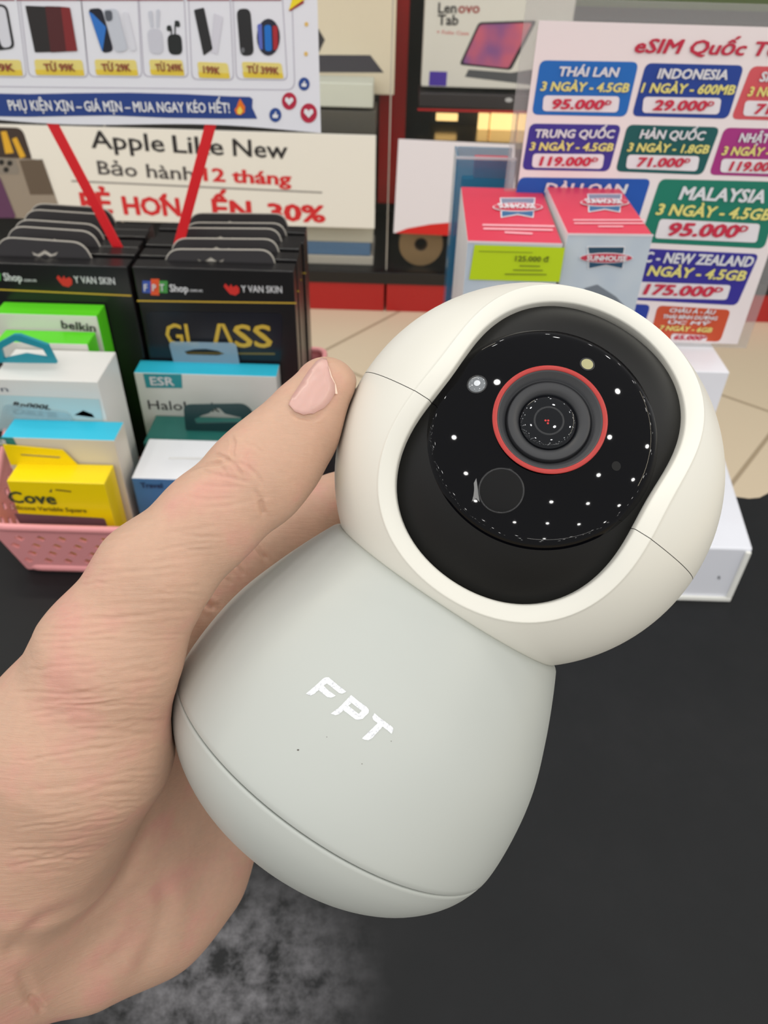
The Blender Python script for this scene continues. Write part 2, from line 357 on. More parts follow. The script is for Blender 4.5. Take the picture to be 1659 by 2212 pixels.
for (q, m_, lab) in (((640, 566, 806, 586), mat((206, 200, 186), .35, name='plastic_wrap'), 'wrapped white carton lowest in the stack under the advert board'),
                     ((640, 534, 800, 562), mat((92, 130, 170), .4, name='blue_card'), 'thin carton with a blue edge in the middle of the stack under the advert board'),
                     ((640, 496, 806, 530), mat((208, 206, 190), .45, name='ivory_card'), 'pale ivory carton topmost of the stack under the advert board')):
    pl = front(YK + .05); a, c_ = pl.uv(q[0], q[1]), pl.uv(q[2], q[3]); hh = (a - pl.uv(q[0], q[3])).length
    t = thing('flat_box', lab, 'box', ((a.x + c_.x) / 2, YK + .14, zc_), 'flat cartons under the advert board')
    box('carton', a.x, c_.x, YK + .05, YK + .25, zc_, zc_ + hh, m_, t, .004); zc_ += hh

# ------------------------------------------------------------------ pink basket and its boxes
S = HC - ZC
PINK = mat((236, 158, 160), .35, name='pink_plastic')
yb0, yb1 = 0.4265, 0.700
ft, bt = yb0 - .006, yb1 + .006
Pb = at_z(64, 1226, ZC); zr = at_y(150, 1143, ft).z
xl_b, xl_t = Pb.x, at_y(-18, 1150, ft).x
SK = -.085; xr_b = -0.066; xr_t = xr_b + .002
t = thing('storage_basket', 'pink woven plastic basket holding the accessory boxes', 'basket', ((xl_b + xr_b) / 2, (yb0 + yb1) / 2, ZC))
def lattice(A, B, Cc, D, nu, nv, name):        # A,B bottom corners, Cc,D top corners (over B, A); staggered diamond holes
    A, B, Cc, D = map(Vector, (A, B, Cc, D))
    loops = [[(0, 0), (1, 0), (1, 1), (0, 1)]]
    for j in range(nv):
        for i in range(nu - (j % 2)):
            u = (i + .5 + .5 * (j % 2)) / nu; w = .14 + .72 * (j + .5) / nv
            du, dv = .26 / nu, .26 / nv
            loops.append([(u - du, w), (u, w - dv), (u + du, w), (u, w + dv)])
    vv, ff = fill(loops)
    P = [A * (1 - u) * (1 - w) + B * u * (1 - w) + Cc * u * w + D * (1 - u) * w for u, w, _ in vv]
    o = mesh(name, P, ff, PINK, t, solid=.002); return o
xk_b, xk_t = xl_b + SK, xl_t + SK
lattice((xl_b, yb0, ZC + .002), (xr_b, yb0, ZC + .002), (xr_t, ft, zr), (xl_t, ft, zr), 14, 4, 'front_wall')
lattice((xr_b, yb1, ZC + .002), (xk_b, yb1, ZC + .002), (xk_t, bt, zr), (xr_t, bt, zr), 18, 4, 'back_wall')
lattice((xk_b, yb1, ZC + .002), (xl_b, yb0, ZC + .002), (xl_t, ft, zr), (xk_t, bt, zr), 16, 4, 'side_wall')
lattice((xr_b, yb0, ZC + .002), (xr_b, yb1, ZC + .002), (xr_t, bt, zr), (xr_t, ft, zr), 16, 4, 'side_wall')
v, f = prism([(xl_b, yb0), (xr_b, yb0), (xr_b, yb1), (xk_b, yb1)], ZC + .0005, ZC + .003); mesh('floor_panel', v, f, PINK, t)
def ringtube(z, qd, r):
    q = rounded(qd, .012, 6); n = 8; V, Fc = [], []; k = len(q)
    for i in range(k):
        tt = (q[(i + 1) % k] - q[i - 1]).normalized(); nn = Vector((tt.y, -tt.x))
        for j in range(n):
            w = 2 * math.pi * j / n; V.append((q[i].x + nn.x * r * math.cos(w), q[i].y + nn.y * r * math.cos(w), z + r * 1.3 * math.sin(w)))
        for j in range(n): Fc.append((i * n + j, i * n + (j + 1) % n, ((i + 1) % k) * n + (j + 1) % n, ((i + 1) % k) * n + j))
    return V, Fc
V, Fc = ringtube(zr, [(xl_t, ft), (xr_t, ft), (xr_t, bt), (xk_t, bt)], .0026); mesh('rim', V, Fc, PINK, t, smooth=True)
V, Fc = ringtube(ZC + .004, [(xl_b, yb0), (xr_b, yb0), (xr_b, yb1), (xk_b, yb1)], .003); mesh('base_rim', V, Fc, PINK, t, smooth=True)

CARTON = []
def carton(name, label, y, tl, tr, depth, cols, zb=None, group=None, cat='box', bevel=.0006, rough=.4, back=None):
    """upright carton in the basket; tl/tr = pixels of its front top corners; cols = front, top, side"""
    A, B = at_y(tl[0], tl[1], y), at_y(tr[0], tr[1], y); A.x = max(A.x, xl_b + SK * (y - yb0) / (yb1 - yb0) + .006); z1 = (A.z + B.z) / 2; z0 = ZC + .0035 if zb is None else zb
    if back: depth = at_z(back[0], back[1], z1).y - y
    t = thing(name, label, cat, ((A.x + B.x) / 2, y + depth / 2, z0), group)
    v, f = prism([(A.x, y), (B.x, y), (B.x, y + depth), (A.x, y + depth)], z0, z1)
    ms = [mat(c, rough, name='printed_card') for c in cols]
    mesh('carton', v, f, ms, t, idx=[0, 1, 0, 2, 0, 2], bevel=bevel)
    CARTON.append(y + depth)
    return t, z1

OFFW = mat((216, 216, 218), .5, name='pale_ink'); YEL = mat((206, 170, 60), .4, name='gold_ink')
def nexty(): return CARTON[-1] + .0015
# left column, front to back
YE = (246, 216, 8); y = .4325
t, z1 = carton('lens_box', 'bright yellow carton with a slotted hanger, front of the basket', y, (-14, 1034), (226, 1049), .0, (YE, YE, YE), rough=.25, back=(100, 1000))
pl = front(y)
text(pl, 'Cove', 22, 1084, 124, 1088, 22, mat((52, 66, 40), .5), t, bold=.03)
text(pl, 'Silicone Variable Square', 28, 1099, 188, 1106, 8, mat((110, 96, 20), .5), t, bold=.01)
poly(pl, [(106, 1062), (112, 1055), (112, 1063)], INK, 'bird_mark', t); poly(pl, [(120, 1056), (154, 1060), (154, 1063), (120, 1059)], mat((120, 96, 20), .5), 'small_print', t)
rpoly(pl, [(30, 1108), (226, 1119), (240, 1160), (60, 1160)], .002, mat((112, 80, 88), .3), 'product_window', t)
poly(front(CARTON[-1] - .001), [[(24, 1004), (6, 960), (135, 972), (168, 1004)], [(44, 980), (132, 986), (128, 990), (46, 984)]], mat(YE, .3), 'hang_tab', t, 0, .0008)
y = nexty(); BE = (214, 206, 190); CYA = (48, 190, 220)
t, z1 = carton('charger_box', 'cyan topped beige carton behind the yellow carton', y, (-60, 942), (247, 952), .0, (BE, CYA, BE), back=(150, 908))
pl = front(y); poly(pl, [(-20, 943), (28, 945), (38, 964), (-20, 962)], mat((50, 128, 118), .5), 'brand_patch', t)
text(pl, 'ESR', -12, 958, 18, 960, 10, OFFW, t, bold=.04)
rpoly(front(CARTON[-1]), [(-10, 930), (8, 872), (150, 892), (168, 940)], .004, clear_mat('clear_plastic', (190, 214, 220), .62), 'hang_tab', t, .0, .0008)
y = nexty(); CR = (226, 225, 220)
t, z1 = carton('cable_box', 'white carton with a teal hanger loop on its top, left column of the basket', y, (-60, 815), (211, 827), .0, (CR, CR, CR), back=(150, 757))
pl = front(y)
poly(pl, [(-60, 850), (214, 862), (226, 925), (-60, 925)], mat((186, 212, 214), .5), 'pale_blue_print', t)
text(pl, 'Rp000L', 28, 876, 110, 884, 9, INK, t, bold=.03, shear=.3); text(pl, 'CABLE 20', 30, 893, 124, 900, 9, INK, t, bold=.04)
text(pl, 'n', 4, 845, 19, 845, 11, mat((90, 96, 110), .5), t, bold=.0); poly(pl, [(160, 896), (180, 886), (200, 894), (205, 902)], mat((110, 170, 196), .5), 'picture_print', t)
poly(front(y + .018), [[(-6, 742), (30, 722), (44, 722), (104, 744), (124, 783), (-10, 781)], [(4, 752), (36, 734), (94, 752), (106, 772), (56, 764), (10, 774)]], mat((32, 142, 160), .4, name='teal_plastic'), 'hanger_loop', t, 0, .003)
y = nexty(); GRN = (92, 214, 30); WG = (218, 216, 208)
t, z1 = carton('charger_box', 'shorter green topped white carton behind the teal hanger loop', y, (-70, 730), (190, 750), .0, (WG, GRN, GRN), group='green accessory cartons', back=(100, 714))
y = nexty()
t, z1 = carton('charger_box', 'taller green topped white carton just in front of the black protector boxes', y, (-70, 668), (210, 690), .0, (WG, GRN, GRN), group='green accessory cartons', back=(120, 655))
pl = front(y); text(pl, 'belkin', 134, 708, 208, 716, 16, INK, t, bold=.02)
yb_ = nexty() + .001
# right column
y = .456; LB = (66, 118, 168)
t, z1 = carton('adapter_box', 'white topped blue carton nearest the thumb', y, (284, 1034), (500, 1038), .0, (LB, (238, 239, 242), LB), back=(400, 950))
pl = front(y); text(pl, 'Travel', 305, 1052, 352, 1053, 10, mat((30, 52, 90), .5), t, bold=.02)
poly(front(y + .016), [(364, 988), (450, 988), (450, 994), (364, 991)], WHITE, 'hang_tab', t, 0, .0006)
y = nexty(); DG = (34, 104, 96)
t, z1 = carton('adapter_box', 'dark green carton with a black hanger behind the white topped carton', y, (310, 958), (560, 962), .0, (DG, DG, DG), back=(400, 899))
rpoly(front(y + .020), [(402, 935), (396, 874), (528, 872), (548, 890), (548, 935)], .006, mat((26, 58, 60), .4), 'hang_tab', t, 0, .0012, holes=[[(420, 905), (438, 896), (452, 892), (462, 882), (474, 881), (486, 893), (520, 901), (526, 912), (424, 914)]])
y = yb_ - .0245; y = max(y, nexty())
t, z1 = carton('charger_box', 'cyan topped white carton in front of the GLASS protector box', y, (289, 806), (597, 812), .0, ((218, 218, 212), CYA, (218, 218, 212)), back=(440, 782))
pl = front(y); poly(pl, [(309, 807), (392, 808), (394, 838), (316, 837)], mat((44, 146, 154), .5), 'brand_patch', t); text(pl, 'ESR', 326, 831, 378, 832, 17, OFFW, t, bold=.03)
text(pl, 'HaloLock', 322, 883, 476, 889, 19, INK, t, bold=.0)
rpoly(front(CARTON[-1] - .001), [(380, 800), (364, 738), (510, 741), (520, 800)], .004, clear_mat('smoky_plastic', (160, 190, 210), .5), 'hang_tab', t, 0, .0008, holes=[[(398, 759), (420, 754), (445, 753), (470, 757), (486, 764), (470, 768), (405, 766)]])
yb_ = max(yb_, nexty())
print('protectors at', yb_, 'columns', CARTON)
# black screen protector boxes: two stacks, five deep
BD, BP = .0160, .0200
BK = (26, 25, 26)
labR = ['front black glass protector box lettered GLASS in the right stack', 'second black protector box from the front in the right stack', 'middle black protector box of the right stack', 'fourth black protector box from the front in the right stack', 'rearmost black protector box of the right stack']
labL = ['front black protector box of the left stack, behind the green boxes', 'second black protector box from the front in the left stack', 'middle black protector box of the left stack', 'fourth black protector box from the front in the left stack', 'rearmost black protector box of the left stack']
TABM = mat((62, 60, 62), .4, name='dark_grey_card'); TABE = mat((216, 210, 198), .5, name='cream_card_glint')
def tabs(t, pl, q, hole):
    cx_ = sum(p[0] for p in q) / len(q)
    rpoly(pl, q, .012, TABM, 'hang_tab', t, .0014, .0005, holes=[hole])
    q2 = [(p[0] + (2 if p[0] > cx_ else -2), p[1] - (2 if i in (1, 2) else 0)) for i, p in enumerate(q)]
    rpoly(pl, q2, .012, TABE, 'hang_tab_back_glint', t, .0006, .0004)  # cream backing; its pale rim paints in the glints along the tab edges
def smile(cx, cy, w=30, h=8): return [(cx - w, cy - h * .6), (cx - w * .5, cy + h * .2), (cx, cy - h), (cx + w * .5, cy + h * .2), (cx + w, cy - h * .6), (cx + w * .8, cy + h * .5), (cx + w * .4, cy + h * .9), (cx, cy + h * .1), (cx - w * .4, cy + h * .9), (cx - w * .8, cy + h * .5)]
tR, zR = carton('screen_protector_box', labR[0], yb_, (285, 576), (634, 586), BD, (BK, BK, BK), group='black screen protector boxes', rough=.28); pl = front(yb_)
poly(pl, [(296, 648), (640, 653), (640, 656), (296, 651)], YEL, 'gold_line', tR)
for x_, c_ in ((317, (60, 86, 170)), (335, (226, 84, 40)), (353, (70, 150, 70))): poly(pl, [(x_ - 9, 606 if c_[0] != 226 else 602), (x_ + 9, 606.5 if c_[0] != 226 else 602), (x_ + 9, 633 if c_[0] != 226 else 638), (x_ - 9, 632 if c_[0] != 226 else 637)], mat(c_, .5), 'logo_tile', tR)
for s_, x_ in (('F', 317), ('P', 335), ('T', 353)): text(pl, s_, x_ - 5, 627, x_ + 5, 627, 14, OFFW, tR, bold=.03, shear=.2, off=.0012)
text(pl, 'Shop', 368, 629, 408, 630, 15, OFFW, tR, bold=.03); text(pl, '.com.vn', 410, 629, 438, 630, 7, OFFW, tR, bold=.01)
CLAW = [(0, 8), (4, 2), (12, 10), (16, 3), (20, 10), (28, 6), (34, 12), (34, 22), (26, 28), (14, 25), (6, 16)]
poly(pl, [(483 + a, 610 + b_) for a, b_ in CLAW], mat((206, 44, 36), .5), 'red_claw_logo', tR)
text(pl, 'Y VAN SKIN', 522, 630, 610, 632, 14, OFFW, tR, bold=.02)
text(pl, 'GL', 362, 744, 430, 745, 44, YEL, tR, bold=.02); text(pl, '/\\', 460, 746, 508, 747, 46, YEL, tR, bold=.02); text(pl, 'SS', 508, 748, 590, 749, 46, YEL, tR, bold=.025)
poly(pl, [(380, 760), (594, 762), (594, 766), (380, 764)], mat((120, 104, 50), .5), 'small_print', tR)
rpoly(pl, [(315, 672), (612, 676), (604, 800), (330, 800)], .006, mat((24, 26, 34), .25), 'window_print', tR, .0002)
tabs(tR, front(yb_ + BD), [(352, 588), (366, 538), (585, 540), (600, 592)], smile(456, 562))
tL, zL = carton('screen_protector_box', labL[0], yb_ - .0005, (-50, 562), (275, 581), BD, (BK, BK, BK), group='black screen protector boxes', rough=.28); pl = front(yb_ - .0005)
poly(pl, [(-40, 622), (284, 637), (284, 640), (-40, 625)], YEL, 'gold_line', tL)
poly(pl, [(-14, 590), (2, 590), (2, 606), (-14, 606)], mat((70, 150, 70), .5), 'logo_tile', tL)
text(pl, 'Shop', 10, 605, 50, 607, 15, OFFW, tL, bold=.03); text(pl, '.com.vn', 52, 607, 80, 608, 7, OFFW, tL, bold=.01)
poly(pl, [(122 + a, 592 + b_) for a, b_ in CLAW], mat((206, 44, 36), .5), 'red_claw_logo', tL)
text(pl, 'Y VAN SKIN', 162, 610, 250, 614, 14, OFFW, tL, bold=.02)
tabs(tL, front(yb_ - .0005 + BD), [(-12, 560), (4, 512), (180, 524), (208, 576)], smile(98, 546))
for k in range(1, 5):
    dup(tR, (.0007 * k * (1 if k % 2 else .4), BP * k, .0012 * (k % 3)), labR[k]); dup(tL, (-.001 * k + .002 * (k % 2), BP * k, .0015 * (k % 2)), labL[k])

# ------------------------------------------------------------------ price sign on red sticks
ys = yb_ + BD + BP + .0006; pl = front(ys)
t = thing('price_sign', 'white paper price sign with accessory pictures held up on red sticks above the basket', 'sign', (pl.uv(300, 440).x, ys + .003, ZC + .004))
n = 24; V = []; xl_ = pl.uv(-260, 260).x; xr_ = pl.uv(691, 200).x; zb_ = HC + pl.uv(691, 284).y; zt_ = zb_ + .19
GX, GZ = 28, 2
for j in range(GZ + 1):
    for i in range(GX + 1):
        u = i / GX; x_ = xl_ + (xr_ - xl_) * u; zlo = zb_ + .0018 * math.sin(u * 9.0 + 1.0) * (1 if j == 0 else 0) + (.0028 * (1 - u) if j == 0 else 0)
        V.append((x_, ys, zlo if j == 0 else zb_ + (zt_ - zb_) * j / GZ))
Fc = [(j * (GX + 1) + i, j * (GX + 1) + i + 1, (j + 1) * (GX + 1) + i + 1, (j + 1) * (GX + 1) + i) for j in range(GZ) for i in range(GX)]
mesh('paper', V, Fc, PAPER, t, solid=.0004)
for (x0, y0, x1, y1) in ((104, 250, 268, 560), (460, 250, 388, 520)):
    A, B = Vector(at_y(x0, y0, ys + .0012)), Vector(at_y(x1, y1, ys + .0012)); d_ = (B - A).normalized()
    B2 = B + d_ * ((ZC + .004 - B.z) / d_.z); A2 = A - d_ * .06
    sw, sd = .0042, .0009
    V = [(p.x + a * sw, p.y + .0002 + c_ * sd, p.z) for p in (A2, B2) for a, c_ in ((-1, -1), (1, -1), (1, 1), (-1, 1))]
    mesh('stick', V, [(0, 1, 2, 3), (4, 5, 6, 7)] + [(i, (i + 1) % 4, 4 + (i + 1) % 4, 4 + i) for i in range(4)], RED, t, bevel=.0004)
LG = mat((196, 192, 204), .6, name='lilac_grey_ink'); PW = mat((236, 236, 244), .6, name='card_white'); PY = mat((240, 222, 130), .6, name='pale_yellow'); PDR = mat((150, 60, 50), .6, name='brick_ink')
def outlinebox(q, r, th, name):
    cx_ = sum(p[0] for p in q) / 4; cy_ = sum(p[1] for p in q) / 4
    inn = [(p[0] + (th if p[0] < cx_ else -th), p[1] + (th if p[1] < cy_ else -th)) for p in q]
    poly(pl, [rounded([pl.uv(*p) for p in q], r), rounded([pl.uv(*p) for p in inn], r)], LG, name, t, .0004, uvs=True)
outlinebox([(-300, -200), (626, -200), (638, 195), (-300, 184)], .006, 2, 'frame_line')
cards = [((-70, 32), (-66, 59), '29K', -14, 34), ((36, 172), (62, 192), 'TỪ 99K', 98, 164), ((168, 296), (192, 308), 'TỪ 29K', 222, 284), ((296, 396), (310, 408), 'TỪ 249K', 338, 396), ((404, 496), (414, 506), '199K', 440, 476), ((500, 608), (510, 622), 'TỪ 399K', 534, 603)]
for (xt0, xt1), (xb0, xb1), s_, tx0, tx1 in cards:
    yy = 166 if xb0 < 400 else 172
    outlinebox([(xt0, -60), (xt1, -60), (xb1, yy + 2), (xb0, yy)], .004, 2, 'card_outline')
    rpoly(pl, [(xb0 + 12, 128 if xb0 < 400 else 133), (xb1 - 14, 129 if xb0 < 400 else 136), (xb1 - 9, yy - 2), (xb0 + 17, yy - 4)], .002, PY, 'price_tag', t, .0005)
    poly(pl, [(xb0 + 14, 150 if xb0 < 400 else 155), (xb1 - 11, 151 if xb0 < 400 else 158), (xb1 - 9, yy - 3), (xb0 + 17, yy - 5)], mat((238, 208, 70), .6), 'price_tag_foot', t, .0006)
    text(pl, s_, tx0, 153 if xb0 < 400 else 157, tx1, 153 if xb0 < 400 else 160, 15, PDR, t, bold=.03, off=.001)
    poly(pl, [(xt0, -2), (xt1, -2), (xt1, 1), (xt0, 1)], mat((150, 30, 60), .6), 'card_top_line', t, .0006)
def pic(q, c_, r=.0, off=.0006, name='product_picture'):
    return rpoly(pl, q, r or .0008, mat(c_, .6), name, t, off)
pic([(-40, 6), (16, 10), (33, 104), (-30, 112)], (36, 36, 40), .004); pic([(-40, 11), (12, 15), (27, 100), (6, 104), (-8, 60), (-40, 60)], (226, 226, 234), .003, .0008)
pic([(55, 12), (104, 14), (112, 112), (76, 113)], (42, 38, 38)); pic([(98, 13), (134, 14), (146, 111), (110, 113)], (84, 34, 36), 0, .0007); pic([(132, 14), (152, 16), (168, 110), (144, 111)], (134, 40, 42), 0, .0008)
pic([(190, 19), (220, 17), (246, 110), (222, 115)], (28, 30, 44), .003); pic([(192, 24), (202, 30), (230, 58), (222, 112), (214, 90)], (48, 120, 206), .0, .0008); pic([(221, 20), (254, 18), (277, 108), (250, 113)], (206, 210, 220), .003, .0009); pic([(226, 22), (243, 22), (244, 44), (230, 46)], (90, 94, 104), .002, .0012); pic([(264, 26), (276, 24), (296, 108), (282, 110)], (228, 228, 236), .002, .0008)
pic([(318, 62), (350, 62), (354, 116), (324, 116)], (212, 212, 222), .004); pic([(320, 24), (330, 22), (332, 60), (326, 60)], (210, 212, 222), .002); pic([(338, 20), (346, 20), (344, 60), (338, 60)], (210, 212, 222), .002)
pic([(361, 74), (392, 73), (395, 118), (365, 118)], (34, 38, 38), .004); pic([(376, 44), (388, 44), (390, 58), (380, 58)], (40, 46, 46), .003); pic([(377, 52), (380, 52), (380, 74), (377, 74)], (40, 46, 46)); pic([(360, 55), (371, 54), (371, 67), (361, 67)], (40, 46, 46), .003); pic([(369, 62), (372, 62), (372, 74), (369, 74)], (40, 46, 46))
pic([(419, 21), (441, 16), (460, 106), (440, 120)], (42, 42, 44), .001); pic([(462, 28), (482, 36), (470, 118), (456, 112)], (222, 220, 230), .001)
pic([(511, 19), (541, 18), (549, 119), (520, 121)], (40, 40, 42), .004); poly(pl, ell(525, 108, 4, 6), mat((110, 112, 116), .6), 'product_picture', t, .001)
poly(pl, ell(580, 80, 25, 40), mat((40, 42, 58), .6), 'product_picture', t, .0006); pic([(556, 52), (566, 50), (568, 108), (560, 104)], (96, 110, 196), .002, .0009); pic([(571, 54), (586, 53), (588, 110), (573, 110)], (26, 116, 206), .002, .0009); pic([(589, 54), (600, 56), (601, 104), (591, 110)], (176, 40, 52), .002, .0009)
poly(pl, [(624, 22), (640, -30), (690, -30), (655, 2)], mat((250, 226, 40), .6), 'bolt_picture', t, .0006); poly(pl, [(624, 22), (655, 0), (657, 6), (627, 24)], mat((160, 46, 50), .6), 'bolt_edge', t, .0007)
m, nt, b, L = nodes('navy_print'); b.inputs['Base Color'].default_value = lin((36, 66, 140)); b.inputs['Roughness'].default_value = .6
poly(pl, [(-280, 196), (60, 203), (160, 201), (280, 200), (400, 203), (500, 208), (540, 209), (546, 214), (545, 232), (556, 256), (480, 256), (360, 254), (240, 249), (160, 250), (60, 252), (-280, 246)], m, 'banner', t, .0005)
CW = mat((240, 240, 244), .6, name='white_ink')
text(pl, 'PHỤ KIỆN XỊN – GIÁ MỊN – MUA NGAY KÉO HẾT!', 22, 237, 498, 243, 20, CW, t, bold=.03, off=.001)
poly(pl, [(519, 212), (530, 230), (529, 242), (520, 248), (511, 246), (507, 236), (512, 230), (515, 220)], mat((240, 120, 30), .6), 'flame_print', t, .001); poly(pl, [(519, 228), (525, 238), (521, 246), (514, 245), (513, 237)], mat((250, 220, 90), .6), 'flame_core_print', t, .0014)
for x_, y_, r_, c_, k_ in ((657, 181, 12, (40, 76, 150), 0), (595, 248, 13, (40, 76, 150), 0), (625, 218, 16, (190, 36, 66), 1), (667, 244, 18, (190, 36, 66), 1)):
    poly(pl, ell(x_, y_, r_, r_ * 1.18), mat(c_, .6), 'reaction_badge', t, .0006)
    s_ = r_ / 16
    if k_: poly(pl, [(x_, y_ + 9 * s_), (x_ - 9 * s_, y_ - 1 * s_), (x_ - 8 * s_, y_ - 8 * s_), (x_ - 3 * s_, y_ - 8 * s_), (x_, y_ - 4 * s_), (x_ + 3 * s_, y_ - 8 * s_), (x_ + 8 * s_, y_ - 7 * s_), (x_ + 9 * s_, y_ - 1 * s_)], CW, 'heart_mark', t, .001)
    else: poly(pl, [(x_ - 7 * s_, y_ + 7 * s_), (x_ - 7 * s_, y_ - 1 * s_), (x_ - 3 * s_, y_ - 2 * s_), (x_ + 1 * s_, y_ - 10 * s_), (x_ + 3 * s_, y_ - 8 * s_), (x_ + 2 * s_, y_ - 2 * s_), (x_ + 8 * s_, y_ - 1 * s_), (x_ + 6 * s_, y_ + 8 * s_)], CW, 'thumb_mark', t, .001)
for x_, y_ in ((662, 52), (661, 116)): poly(pl, ell(x_, y_, 4, 5), mat((236, 196, 110), .6), 'gold_dot', t, .0006)

# ------------------------------------------------------------------ white plinth, riser, sign board, boxes at the right
fr = at_z(1616, 1297, ZC); yf = fr.y; zt1 = at_y(1627, 1186, yf).z; br_ = at_z(1572, 1010, zt1)
xl1 = at_z(960, 1290, ZC).x + .03
t = thing('display_plinth', 'low glossy white plinth on the black counter, right of the held camera', 'plinth', ((xl1 + fr.x) / 2, yf + .08, ZC))
GW = mat((232, 234, 242), .12, name='gloss_white', coat=.5)
ybk = yf + .128
xr1 = at_y(1627, 1186, yf).x
v, f = prism([(xl1, yf), (xr1, yf), (br_.x + (br_.x - xr1) * (ybk - br_.y) / (br_.y - yf), ybk), (xl1, ybk)], ZC, zt1)
mesh('plinth_body', v, f, GW, t, bevel=.0015)
pl = front(yf)
poly(pl, ell(1553, 1247, 3, 4), mat((150, 152, 158), .4), 'screw_dot', t, .0004)
lip = mat((240, 240, 234), .3, name='acrylic_lip')
box('acrylic_lip', xl1, xr1 - .001, yf - .0022, yf, ZC, ZC + .004, lip, t, .0006); box('acrylic_lip', xr1 - .005, xr1 - .001, yf - .0022, yf, ZC + .0045, zt1 - .002, lip, t, .0006)
yt = .498; A = at_y(1577, 804, yt); zt2 = A.z; Bx = at_z(1556, 737, zt2); xl2 = at_y(1400, 800, yt).x
t = thing('white_riser', 'tall plain white block on the plinth carrying the price board', 'block', ((xl2 + A.x) / 2, yt + .02, zt1))
v, f = prism([(xl2, yt), (A.x, yt), (A.x, Bx.y), (xl2, Bx.y)], zt1, zt2); mesh('riser_body', v, f, mat((238, 238, 244), .4, name='matt_white'), t, bevel=.001)
ysg = Bx.y - .012
pl = front(ysg)
xL = pl.uv(1164, 45).x; xR = pl.uv(1822, 80).x; zT = HC + pl.uv(1164, 44).y; zB = zt2 + .004
t = thing('price_board', 'large clear acrylic price board with coloured country price cards', 'sign', ((xL + xR) / 2, ysg, zt2))
mesh('paper', [(xL, ysg, zB), (xR, ysg, zB), (xR, ysg, zT), (xL, ysg, zT)], [(0, 1, 2, 3)], mat((242, 231, 231), .55, name='pinkish_paper'), t, solid=.0004)
ACR = clear_mat('clear_acrylic', (190, 188, 188), .74, .1)
xm = .0085
box('acrylic_back', xL - xm, xR + xm, ysg + .001, ysg + .003, zt2, zT + .011, ACR, t, .0005); 
ITW = mat((226, 226, 230), .55, name='card_white_ink'); ITY = mat((232, 222, 130), .55, name='card_yellow_ink'); ITR = mat((204, 40, 70), .55, name='crimson_ink')
Z3 = lambda q: [(1050 + x / 2.724, y / 2.724) for x, y in q]
def z3(x, y): return (1050 + x / 2.724, y / 2.724)
def card(q, c_, rows, plate, price, pr_):
    cp = rpoly(pl, Z3(q), .004, mat(c_, .5), 'price_card', t, .0004)
    for s_, x0, y0, x1, y1, cap, k in rows:
        a, c2 = z3(x0, y0), z3(x1, y1); text(pl, s_, a[0], a[1], c2[0], c2[1], cap / 2.724, ITY if k else ITW, cp, 'card_lettering', bold=.045, shear=.12 if not k else .15, off=.001)
    if plate:
        rpoly(pl, Z3(plate), .0025, mat((236, 230, 234), .5), 'price_plate', cp, .0007)
        x0, y0, x1, y1, cap = pr_; xm_ = x1 - (x1 - x0) * .115; ym_ = y0 + (y1 - y0) * .885; a, c2, c3, c4 = z3(x0, y0), z3(xm_, ym_), z3(xm_ + 6, ym_ - cap * .5), z3(x1 + 4, y1 - cap * .5)
        text(pl, price[:-1], a[0], a[1], c2[0], c2[1], cap / 2.724, ITR, cp, 'price_lettering', bold=.05, shear=.15, off=.0012); text(pl, 'D', c3[0], c3[1], c4[0], c4[1], cap * .48 / 2.724, ITR, cp, 'price_lettering', bold=.05, shear=.15, off=.0012); h_ = cap * .24 / 2.724; poly(pl, [(c3[0] - 2.5, c3[1] - h_ - 1), (c3[0] + 5, c3[1] - h_ - 1), (c3[0] + 5, c3[1] - h_ + 1), (c3[0] - 2.5, c3[1] - h_ + 1)], ITR, 'price_lettering', cp, .0016)
    return cp
card([(318, 354), (898, 364), (824, 686), (268, 674)], (20, 106, 190), [('THÁI LAN', 424, 444, 778, 450, 52, 0), ('3 NGÀY - 4.5GB', 316, 530, 836, 540, 50, 1)], [(338, 560), (786, 566), (774, 660), (330, 652)], '95.000ᴰ', (384, 636, 730, 642, 54))
card([(940, 370), (1518, 384), (1422, 698), (856, 683)], (24, 62, 150), [('INDONESIA', 1002, 458, 1416, 466, 54, 0), ('1 NGÀY - 600MB', 906, 540, 1456, 554, 52, 1)], [(926, 568), (1384, 576), (1368, 672), (916, 662)], '29.000ᴰ', (974, 644, 1332, 650, 56))
card([(1560, 388), (2080, 402), (1990, 716), (1440, 700)], (214, 84, 92), [('SINGAPORE', 1602, 476, 2010, 486, 52, 0), ('3 NGÀY - 1.5GB', 1532, 562, 2000, 574, 50, 1)], [(1524, 590), (1960, 600), (1944, 692), (1508, 680)], '71.000ᴰ', (1572, 666, 1900, 674, 54))
card([(258, 726), (796, 734), (722, 1008), (210, 998)], (60, 48, 146), [('TRUNG QUỐC', 284, 806, 752, 810, 46, 0), ('3 NGÀY - 4.5GB', 252, 880, 744, 886, 44, 1)], [(276, 902), (696, 906), (682, 992), (268, 984)], '119.000ᴰ', (308, 970, 652, 974, 50))
card([(832, 732), (1376, 748), (1272, 1028), (760, 1008)], (10, 88, 88), [('HÀN QUỐC', 898, 810, 1282, 822, 48, 0), ('3 NGÀY - 1.8GB', 826, 886, 1304, 900, 46, 1)], [(832, 908), (1256, 918), (1240, 1006), (820, 990)], '71.000ᴰ', (882, 976, 1192, 980, 50))
card([(1402, 750), (1900, 762), (1812, 1044), (1310, 1028)], (168, 46, 128), [('NHẬT BẢN', 1480, 832, 1800, 842, 48, 0), ('3 NGÀY - 3GB', 1380, 908, 1800, 920, 46, 1)], [(1386, 932), (1780, 940), (1764, 1024), (1374, 1012)], '119.000ᴰ', (1422, 1000, 1740, 1006, 50))
